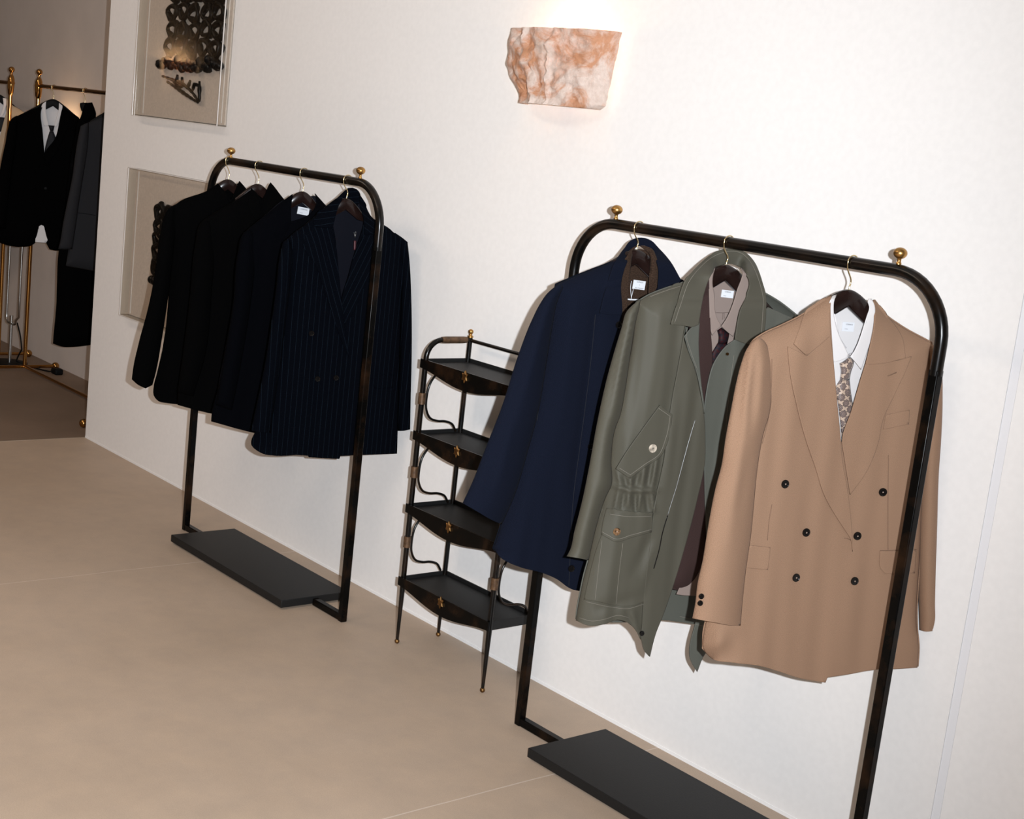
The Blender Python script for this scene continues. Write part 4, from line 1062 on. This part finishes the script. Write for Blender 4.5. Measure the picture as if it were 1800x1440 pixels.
# ------------------------------------------------------------------ navy coat
hg3 = Hang((-2.406, RY), 14, [(.04, .34, 40)])
n_sil = pts("1096,441 1082,456 1071,462 1043,473 1004,488.6 977,500 970,560 958,640 936,740 908,830 890,893 880,925 871,953 867,964 880,980 915.6,997.8 951,1006.7 977.8,1017.8 1004,1035.6 1022,1040 1070,1045 1150,1050 1220,1050 1245,900 1262,750 1262,600 1250,530 1220,505 1200,494 1187.8,473")
nv_off = Shape(hg3, n_sil, T=.044, R=52, folds=[(1046, 553, 1026, 731, 7, -.004), (1026, 731, 1009, 864, 7, -.004), (1000, 560, 985, 800, 14, .003), (960, 860, 940, 1000, 12, .003), (1005, 860, 985, 1015, 9, .003)], wave=.0014, wl=60, hem=(869, 1220, 966))
t = thing('wool_coat', 'navy brushed wool coat with turned up collar, nearest the shelf unit', 'coat', (-2.406, RY, RZ - .05))
panel('left_front', t, MT['navy'], hg3, "1100,450 1082,456 1071,462 1043,473 1004,488.6 977,500 970,560 958,640 936,740 908,830 890,893 880,925 871,953 867,964 880,980 915.6,997.8 951,1006.7 977.8,1017.8 1004,1035.6 1022,1040 1034,1010 1036,900 1046,780 1062,700 1080,620 1094,553 1092,500",
      nv_off, sp=7)
panel('right_front', t, MT['navy'], hg3, "1154,510 1142,540 1118,565 1094,590 1074,660 1052,760 1038,860 1036,1000 1028,1040 1070,1045 1150,1050 1220,1050 1245,900 1262,750 1262,600 1250,530 1220,505 1200,494 1175,480", lambda U: nv_off(U) - .006, sp=9)
nb_off = Shape(hg3, n_sil, T=-.038, R=52, hem=(869, 1220, 966))
panel('back_panel', t, MT['navydark'], hg3, "1082,456 1071,462 1043,473 1004,488.6 977,500 970,560 958,640 936,740 908,830 890,893 880,925 871,953 867,964 880,978 915.6,995 951,1003 977.8,1014 1004,1030 1070,1042 1150,1047 1220,1047 1245,900 1262,750 1262,600 1250,530 1220,505 1200,494 1170,480 1140,482 1110,478", nb_off, sp=14)
sln = lerp_y(500, .030, 700, .048)
pillow('sleeve', t, MT['navy'], hg3, "986,497 975.5,504 960,518 951,531 933,566.7 911,624 884,709 853,789 826.7,855.5 813,884.4 840,900 862,913 882,922 902,877.8 929,789 946.7,722 960,642 970,580 980,530 990,505", sln, .028, .024, 40,
       folds=[(975, 515, 925, 680, 10, .004), (940, 580, 890, 740, 9, -.003), (880, 760, 850, 880, 9, -.003), (900, 740, 875, 860, 8, .003)], sp=6.5, cuff=885)
pillow('sleeve', t, MT['navy'], hg3, "1250,528 1258,540 1268,600 1270,750 1262,900 1240,900 1248,750 1252,600", 0., .02, .02, 8, sp=10)
nc_off = lambda U: -.028 + .080 * np.maximum(sstep(U[:, 1], 440, 520), .85 * sstep(abs(U[:, 0] - 1127), 13, 26) * sstep(U[:, 1], 424, 470))
panel('collar', t, MT['navy'], hg3, "1054.5,551 1062,520 1071,490 1084,455 1096,438 1110,423 1124,418 1134,418.5 1145,423 1158,436 1171,450 1181,463 1188,475 1195,488 1200,496 1180,512 1166,520 1154,524 1157,500 1157.5,470 1151,450 1144,437 1133,432 1122,433 1112,441 1105,456 1097,476 1092,500 1091,520 1093,554 1075,553.5",
      nc_off, thick=.004, sp=5, label='turned up collar')
seam('seam', t, plain('navy seam', (.003, .004, .009), .95), hg3, ["1046.7,553 1038,640 1026.7,731 1016,810 1009,864 1003,960 1000,1030", "960,560 955,650 944,740"], nv_off, r=.0008)
for u, v in ((1086.7, 571), (1037.8, 785), (1003.5, 999)): button(t, MT['btn'], hg3, u, v, nv_off, .0085, thread=False)
wood('dark wooden hanger inside the navy coat', hg3, 439, 1128, 'dark wooden coat hangers', half=.165)
t = thing('knit_jacket', 'brown ribbed knit jacket layered inside the navy coat', 'knit jacket', (-2.406, RY, RZ - .09))
kb = lambda U: -.019 + 0 * U[:, 0]
panel('back_panel', t, MT['knit'], hg3, "1098,448 1090,500 1086,600 1080,800 1120,810 1180,810 1190,700 1180,600 1164,500 1150,442 1138,440 1124,438 1110,441", kb, sp=8, thick=.003)
kf = lambda U: .000 + .026 * np.maximum(sstep(U[:, 1], 450, 500), sstep(abs(U[:, 0] - 1127), 8, 22) * sstep(U[:, 1], 434, 452))
panel('left_front', t, MT['knit'], hg3, "1118,433 1110,437 1103,449 1096,462 1091,500 1089,540 1093,600 1098,700 1106,700 1104,600 1102,548 1104,520 1106,496 1109,470 1112,449", kf, sp=5, thick=.004, uvrot=20)
panel('right_front', t, MT['knit'], hg3, "1124,432 1136,433 1146,437 1154,452 1159,475 1159,505 1152,540 1144,600 1140,700 1110,700 1118,640 1132,580 1139,540 1141,500 1142,470 1142,448 1134,439", kf, sp=5, thick=.004, uvrot=-20)
seam('seam', t, MT['knit'], hg3, ["1106,486 1118,484 1138,488"], kb, r=.0012)
label_tag(t, hg3, 1123, 501, -.0168, .0345, .0215, [('CORNUS', .0046, .001, .0055, False), ('&', .0030, .001, -.0008, False), ('Jean Fontaine', .0044, .0015, -.0088, True)], rot=-3)
seam('tag_cord', t, MT['labelm'], hg3, ["1110,494 1108.5,504 1109,515 1110,526", "1113.5,508 1111,518 1108.5,528"], -.0135, r=.0006, label='white tag cord')
pillow('swing_tag', t, MT['labelm'], hg3, "1097.5,524 1112,525.5 1124,525.5 1123,529 1108,528.5 1099,526.5", -.012, .002, .002, 2, sp=3, sm=False, label='white card tag seen edge on')
# ================================================================== the four dark jackets on the left hand rack
def hook_at(px, py, Y):
    d = rays([px], [py])[0]; return (EYE + d * (Y - EYE[1]) / d[1])[0]

def dark_jacket(label, hx, th, mat, poly, sil, off_kw, back=None, sleeves=(), name='suit_jacket'):
    h = Hang((hook_at(*hx, RY), RY), th, [(.04, .34, 38)])
    o = Shape(h, pts(sil), **off_kw)
    t = thing(name, label, 'jacket', (h.h[0], RY, RZ - .06))
    panel('front', t, mat, h, poly, o, sp=8)
    for b, sl, Tf, R, cf in sleeves: pillow('sleeve', t, mat, h, sl, b, Tf, .02, R, sp=7, folds=[], cuff=cf)
    return t, h, o
kw = dict(T=.04, R=42, wave=.0015, wl=38)
kw1 = dict(kw, hem=(272, 470, 698)); kw2 = dict(kw, hem=(314, 530, 706)); kw3 = dict(kw, hem=(373, 640, 735))
# 1: outermost left
t, h1, o1 = dark_jacket('plain black jacket, leftmost on the left rack, its sleeve hanging over the artwork', (404, 283), 14, MT['black1'],
    "383,322 372,331 361,337 336,347 312.6,357 298,366 292,385 300,440 296,520 288,600 276,655 270,680 270,695 278,705 295,709 312.6,711 400,722 470,727 484,600 474,450 452,370 434,333 421,318 414,335 406,352 396,338",
    "383,322 372,331 361,337 336,347 312.6,357 298,366 292,385 300,440 296,520 288,600 276,655 270,680 270,695 278,705 295,709 312.6,711 400,722 470,727 484,600 474,450 452,370 434,333 421,318", kw1,
    sleeves=[(lerp_y(380, .02, 480, .04), "306,360 296.5,366.8 288.5,381 282,409 272,482 260,542 244,602 234,647 231.5,667 243,677 256,683 268,677 273,659 284,600 296,520 305,440 308,390", .026, 17, 667)])
panel('back_panel', t, MT['black1'], h1, "383,326 361,337 312.6,357 292,385 300,440 288,600 270,690 278,703 312.6,709 400,720 470,725 484,600 474,450 452,370 421,322 405,326", Shape(h1, None, T=0, base=-.03), sp=14)
panel('lapel', t, MT['black1'], h1, "384,323 378,345 372,380 386,440 404,500 412,440 408,380 396,340", lambda U: o1(U) + .004, sp=7)
panel('lapel', t, MT['black1'], h1, "421,319 430,345 434,380 424,440 408,490 404,440 408,380 414,338", lambda U: o1(U) + .003, sp=7)
button(t, MT['btn'], h1, 402, 560, o1, .0085, thread=False)
wood('dark wooden hanger with glossy crown in the leftmost black jacket', h1, 315.5, 406, 'dark wooden coat hangers', half=.07, k=1.2, thick=.009, bow=-.012)
# 2
t, h2, o2 = dark_jacket('plain black jacket with popped collar tip, second from left on the left rack', (456, 291), 14, MT['black1'],
    "441,331 425,345 400,360 370,378 352,392 345,430 335,520 325,620 312,700 312,712 341,720 370,727 430,735 530,740 560,700 565,600 555,480 545,420 530,380 500.5,351.6 492,341 483,329 475.7,320.5 470,335 460,352 450,338",
    "441,331 425,345 400,360 370,378 352,392 345,430 335,520 325,620 312,700 312,712 341,720 370,727 430,735 530,740 560,700 565,600 555,480 545,420 530,380 500.5,351.6 492,341 483,329 475.7,320.5", kw2)
pillow('sleeve', t, MT['black1'], h2, "362,386 352,394 343,430 334,520 322,620 312,690 340,697 362,620 372,520 376,430 372,395", lerp_y(380, .02, 480, .038), .022, .02, 17, sp=8)
panel('back_panel', t, MT['black1'], h2, "441,333 400,360 352,392 335,520 312,700 341,718 430,733 530,738 560,700 565,600 545,420 500.5,352 483,331 462,334", Shape(h2, None, T=0, base=-.03), sp=14)
panel('collar', t, MT['black1'], h2, "442,330 436,350 440,372 452,390 458,372 452,345", lambda U: o2(U) + .004, sp=6)
panel('collar', t, MT['black1'], h2, "475.7,320.5 484,332 492,350 486,372 470,390 462,372 466,345 470,332", lambda U: o2(U) + .005, sp=6, label='raised collar tip')
wood('dark wooden hanger in the second black jacket from the left', h2, 323.5, 458, 'dark wooden coat hangers', half=.07, k=1.2, thick=.009, bow=-.012)
# 3
t, h3, o3 = dark_jacket('blue black jacket with a white label in its neck, third on the left rack', (535, 303), 14, MT['black2'],
    "514,341 500,351 470,375 447,393 428,410 417,490 400,590 384,680 372,727 371,741 441,760 480,768 560,772 640,765 645,600 640,450 620,402 585,372 574,362 562,349 554,340 557,352 555,363 545,376 530,384 512,389 512,366",
    "514,341 500,351 470,375 447,393 428,410 417,490 400,590 384,680 372,727 371,741 441,760 480,768 560,772 640,765 645,600 640,450 620,402 585,372 574,362 562,349 554,340", kw3)
pillow('sleeve', t, MT['black2'], h3, "438,402 428,410 419,440 409,540 392,640 380,712 408,722 424,640 440,540 448,450 446,412", lerp_y(400, .02, 500, .038), .022, .02, 17, sp=8)
b3 = Shape(h3, None, T=0, base=-.026)
panel('back_panel', t, MT['lining'], h3, "514,345 500,351 470,375 428,410 417,490 384,680 373,739 441,757 560,768 640,762 645,600 640,450 620,402 574,362 553,344 534,346", b3, sp=12, label='dark navy lining')
panel('lapel', t, MT['black2'], h3, "512,389 530,385 546,376 560,362 572,380 560,440 540,500 524,560 510,480 500,420", lambda U: o3(U) + .004, sp=7)
label_tag(t, h3, 533, 371.2, -.0245, .0385, .0235, [('CORNUS', .0056, .001, .0035, False), ('la mano', .0032, -.006, -.0068, False)], rot=-6)
button(t, MT['btn'], h3, 512, 640, o3, .0085, thread=False)
wood('dark wooden hanger above the white label of the third jacket', h3, 336.5, 534, 'dark wooden coat hangers', half=.07, k=1.2, thick=.009, bow=-.012)
# 4
p4 = "606,336 596,345 585,354 574,362 556,377 540,392 515,410 500,424 503,470 496,560 478,660 462,730 447,762 441.5,775 442,783 450,791 461.6,797.7 494,800.6 520,800 542,801.5 543,804 570,805.5 596.5,807 598.5,801.8 640,800 698,797.7 699,757 702,640 706,520 708,450 700,415 690,407 667,391 653,381 646,369 638.8,357 633,343 640,385 625,440 601,530 600.5,530 590,420 585,375 596,352"
s4 = "606,336 596,345 585,354 574,362 556,377 540,392 515,410 500,424 503,470 496,560 478,660 462,730 447,762 441.5,775 442,783 450,791 461.6,797.7 494,800.6 520,800 542,801.5 543,804 570,805.5 596.5,807 598.5,801.8 640,800 698,797.7 699,757 702,640 706,520 708,450 712,425 690,407 667,391 653,381 646,369 638.8,357 633,343"
t, h4, o4 = dark_jacket('navy pinstriped double breasted jacket at the front of the left rack', (612, 317), 15, MT['pin'], p4, s4,
    dict(T=.042, R=42, wave=.0016, wl=44, hem=(443, 697, 783), folds=[(540, 620, 535, 790, 12, .003), (640, 560, 640, 780, 12, -.003)]),
    sleeves=[(lerp_y(420, .024, 520, .044), "508,418 497,426 490,460 486,500 478,560 462,660 446,735 441.5,757 458,760 476,761 484,700 492,650 503,560 512,480 514,440", .024, 18, 756),
             (lerp_y(420, -.002, 560, -.010), "694,409 706,417 716.5,425.5 720,460 723,522 724,580 723.5,643 722,700 721,755 710,757.5 699,757.5 699,700 702,640 704,540 704,450", .024, 12, 755)])
panel('back_panel', t, MT['lining'], h4, "606,345 596,347 574,362 540,392 500,424 503,470 478,660 442,780 461.6,795 542,799 598,800 698,795.5 702,640 708,450 690,407 653,381 633,348 620,350", Shape(h4, None, T=0, base=-.026), sp=13)
panel('collar', t, MT['pin'], h4, "606,335 590,350 574,362 556,377 551,388 552,397 568,400 585,401 589,384 596,360 602,348", lambda U: o4(U) + .006, sp=6, uvrot=75)
panel('lapel', t, MT['pin'], h4, "585,402 552,398.5 538,412 533,432 541,447 550,458 570,510 590,570 605,610 613,628 607,580 601,531 592,450", lambda U: o4(U) + .0045, sp=6, uvrot=-20)
panel('collar', t, MT['pin'], h4, "633,342 641,357 652,380 660,388 664,402 655,410 641,412 640,386 634,362", lambda U: o4(U) + .006, sp=6, uvrot=-60)
panel('lapel', t, MT['pin'], h4, "641,413 655,411 668,408 664,430 652,470 634,520 615,560 606,572 601,531 613,485 626,440", lambda U: o4(U) + .004, sp=6, uvrot=22)
panel('collar', t, MT['pin'], h4, "606,336 612.6,330.5 620,330 627,332.6 633,340 634,352 628,362 620,358 612,350 605,348 600,350", lambda U: -.020 + 0 * U[:, 0], sp=5, uvrot=80, label='back of the collar standing behind the hook')
panel('pocket_flap', t, MT['pin'], h4, "655,661 692,659 690,682 658,683", lambda U: o4(U) + .002, thick=.002, sp=8)
for u, v in ((557.5, 666), (547, 586), (590, 664)): button(t, MT['btn'], h4, u, v, o4, .0088, thread=False)
pillow('zip_pull', t, MT['zipm'], h4, "622,408 624,411 625,407 626.5,408 626,413 625.5,418 623.5,418 622.5,413", .004, .002, .002, 2, sp=2.5, sm=False, label='bright metal pull')
pillow('pull_tab', t, MT['burg'], h4, "622,423 626.5,423 626,440 621.5,440", .004, .002, .002, 2, sp=3, sm=False, label='burgundy leather tab')
wood('dark wooden hanger hidden in the navy pinstriped jacket', h4, 349, 616, 'dark wooden coat hangers', half=.07, k=1.2, thick=.009, bow=-.012)

# ================================================================== the clothes at the back
def woodb(label, hang, vtop, px, half=.12):
    P, _, _ = hang.at(np.array([[px, vtop]], float), 0.0)
    return hanger(label, hang, 'hangers on the brass racks', half=half, k=.8, thick=.010, bow=-.008, mat=MT['blackhang'], top=float(P[0][2]), rod_z=BZ, rod_r=.0105)
hb = Hang((hook_at(95, 152, BY), BY), 20, [(.04, .26, 40)])
bs = "81,178 68.5,187 45,197 21,208.5 14,226 9.4,252 2,290 -5,332 -8,380 -6,425 14,431.7 42.5,434 54,432.5 64,425 73,400 80,424.6 87,438.7 101.5,441 120,436 128,400 134,330 140,270 143,230 139,207 125,198 111,185"
bo = Shape(hb, pts(bs), T=.035, R=22)
t = thing('suit_jacket', 'black suit jacket with white shirt and black tie on the back brass rack', 'jacket', (hb.h[0], BY, BZ - .06))
panel('front', t, MT['black1'], hb, "80,178 68.5,187 45,197 21,208.5 14,226 9.4,252 2,290 -5,332 -8,380 -6,425 14,431.7 42.5,434 54,432.5 64,425 73,400 80,424.6 87,438.7 101.5,441 120,436 128,400 134,330 140,270 143,230 139,207 125,198 111,185 106,205 97,243 78,269 75,230 72,191", bo, sp=5, thick=.004)
panel('lapel', t, MT['black1'], hb, "79,179 66,190 60,215 66,250 80,290 78,268 74,225 73,191", lambda U: bo(U) + .005, sp=5)
panel('lapel', t, MT['black1'], hb, "111,186 120,198 118,225 106,255 82,292 79,270 97,243 106,205", lambda U: bo(U) + .004, sp=5)
pillow('sleeve', t, MT['black1'], hb, "30,203 20,209 14,226 9.4,252 2,290 -5,332 -9,380 -8,400 10,402 16,340 24,280 30,230", .04, .02, .02, 9, sp=5)
panel('back_panel', t, MT['black1'], hb, "80,182 45,197 21,208.5 9.4,252 -5,332 -6,423 42.5,432 60,426 85,425 101.5,438 120,434 134,330 143,230 139,207 111,188 95,184", Shape(hb, None, T=0, base=-.03), sp=9)
button(t, MT['blackhang'], hb, 80, 331, bo, .007, thread=False)
t = thing('dress_shirt', 'white shirt under the black suit on the back rack', 'shirt', (hb.h[0], BY, BZ - .08))
panel('shirt_front', t, MT['white'], hb, "80,184 71,190 70,240 68,300 64,380 62,426 81,427 96,400 104,300 108,220 110,188 104,190 100,205 95,221 86,220 82,205 80,194", .016, sp=5, thick=.002)
panel('shirt_back', t, MT['white'], hb, "82,184 74,192 72,300 100,300 106,200 103,188 92,185", -.014, sp=7, thick=.002)
panel('collar', t, MT['white'], hb, "81,178 74,184 72.5,192 75,215 77,222 86,221 82,205 80.5,192", .020, sp=3, thick=.002)
panel('collar', t, MT['white'], hb, "104,181 110,186 108,200 103,217 98,224 95,221 100,206 103,193", .020, sp=3, thick=.002)
t = thing('necktie', 'black tie on the white shirt of the back rack suit', 'tie', (hb.h[0], BY, BZ - .12))
pillow('knot', t, MT['blacktie'], hb, "85,220 96,221 94,231 88,231", .024, .008, .004, 4, sp=3)
pillow('blade', t, MT['blacktie'], hb, "87,231 94,231 98,243 96,262 86,290 79,285 78,268 82,248", .022, .005, .003, 5, sp=3)
woodb('dark hanger inside the black suit on the back rack', hb, 174, 92, .115)
# long black coat
hk = Hang((hook_at(150, 162, BY), BY), 20, [(.03, .26, 40)])
ks = "151,181 146,190 142,205 136,216 132,240 126,300 112,400 103.5,439 100,500 99,535 94,590 93,604 108,609.5 131,610 157.5,607 200,600 220,420 215,260 195,222 169,212 168,196 161,180"
ko = Shape(hk, pts(ks), T=.035, R=24, folds=[(135, 440, 128, 600, 6, .004)])
t = thing('overcoat', 'long black coat hanging behind the dark grey jacket on the back rack', 'coat', (hk.h[0], BY, BZ - .06))
panel('front', t, MT['black1'], hk, "150,181 146,190 142,205 136,216 132,240 126,300 112,400 103.5,439 100,500 99,535 94,590 93,604 108,609.5 131,610 157.5,607 200,600 220,420 215,260 195,222 169,212 168,196 162,180", ko, sp=7, thick=.004)
panel('back_panel', t, MT['black1'], hk, "150,184 142,205 132,240 112,400 99,535 94,602 131,607 157.5,605 200,598 220,420 215,260 195,222 169,212 162,184", Shape(hk, None, T=0, base=-.03), sp=10)
panel('collar', t, MT['black1'], hk, "151,180 147,188 144,202 150,214 158,206 166,214 169,200 165,188 161,180 156,183", lambda U: ko(U) + .008, sp=4)
woodb('dark hanger inside the long black coat', hk, 181, 155, .022)
# dark grey jacket
hgy = Hang((hook_at(206, 168, BY), BY), 6, [(.03, .26, 40)])
gs = "200,196 184,204 165,211 151,217 141.7,221.5 139,233 132,273.5 127.5,309 121,370 116,430 115,468 138,472 163,476.7 230,490 275,480 280,300 272,235 255,215 222,196"
go = Shape(hgy, pts(gs), T=.035, R=24, folds=[(160, 240, 150, 330, 4, -.004), (150, 235, 140, 320, 4, .004)])
t = thing('suit_jacket', 'dark grey flannel jacket at the back, half hidden behind the wall edge', 'jacket', (hgy.h[0], BY, BZ - .06))
panel('front', t, MT['grey'], hgy, "200,197 184,204 165,211 151,217 146,232 140,300 132,370 124,430 115,468 138,472 163,476.7 230,490 275,480 280,300 272,235 255,215 222,196 216,230 211,270 206,230", go, sp=6, thick=.004)
pillow('sleeve', t, MT['grey'], hgy, "156,215 148,218 141.7,221.5 139,233 132,273.5 127.5,309 118,356 111,391.5 104,431.7 102,438 114,439 127,438 133,400 140,350 148,300 155,250", .036, .022, .018, 9, sp=5, folds=[(148, 230, 138, 320, 3, .005), (154, 235, 144, 310, 3, -.005)])
panel('back_panel', t, MT['grey'], hgy, "200,200 165,211 148,222 132,370 116,466 163,474 230,488 275,478 280,300 272,235 255,215 222,200", Shape(hgy, None, T=0, base=-.03), sp=10)
woodb('dark hanger inside the dark grey jacket', hgy, 190, 211)
seam('seam', t, MT['black1'], hgy, ["136,374 152,376 168,379"], go, r=.001)
# cream jacket at the frame's left edge
hc = Hang((hook_at(-4, 150, BY), BY), 22, [(.03, .24, 42)])
cs = "-17,170 -30,176 -50,186 -62,196 -66,230 -72,300 -80,400 -40,412 0,416 20,405 30,330 38,250 44,215 42,197 32,190 21,184 11,171"
co = Shape(hc, pts(cs), T=.035, R=20)
t = thing('suit_jacket', 'cream jacket with white shirt, cut by the left edge of the picture', 'jacket', (hc.h[0], BY, BZ - .06))
panel('front', t, MT['cream'], hc, "-17,170 -30,176 -50,186 -62,196 -66,230 -72,300 -80,400 -40,412 0,416 20,405 30,330 38,250 44,215 42,197 32,190 21,184 11,171 12,190 6,215 -3,250 -12,215 -18,190", co, sp=6, thick=.004)
panel('back_panel', t, MT['cream'], hc, "-17,174 -50,186 -66,230 -80,398 -40,410 0,414 20,403 38,250 42,197 21,184 11,175 -3,177", Shape(hc, None, T=0, base=-.03), sp=9)
t = thing('dress_shirt', 'white shirt inside the cream jacket at the left edge', 'shirt', (hc.h[0], BY, BZ - .08))
panel('shirt_front', t, MT['white'], hc, "-14,176 -16,215 -10,300 6,300 12,215 9,178 4,195 -3,207 -9,195", .016, sp=5, thick=.002)
panel('shirt_back', t, MT['white'], hc, "-14,178 -14,240 8,240 9,178 -3,180", -.014, sp=6, thick=.002)
panel('collar', t, MT['white'], hc, "5,172 11,173 10.5,188 5,203 -1,207 3,196 6,184", .020, sp=3, thick=.002)
t = thing('necktie', 'black tie on the shirt inside the cream jacket', 'tie', (hc.h[0], BY, BZ - .12))
pillow('blade', t, MT['blacktie'], hc, "-3,206 3,206 9.5,207 8,222 2,231 -4,234 -10,226 -9,208", .022, .006, .003, 5, sp=3)
woodb('dark hanger inside the cream jacket', hc, 165, -3)
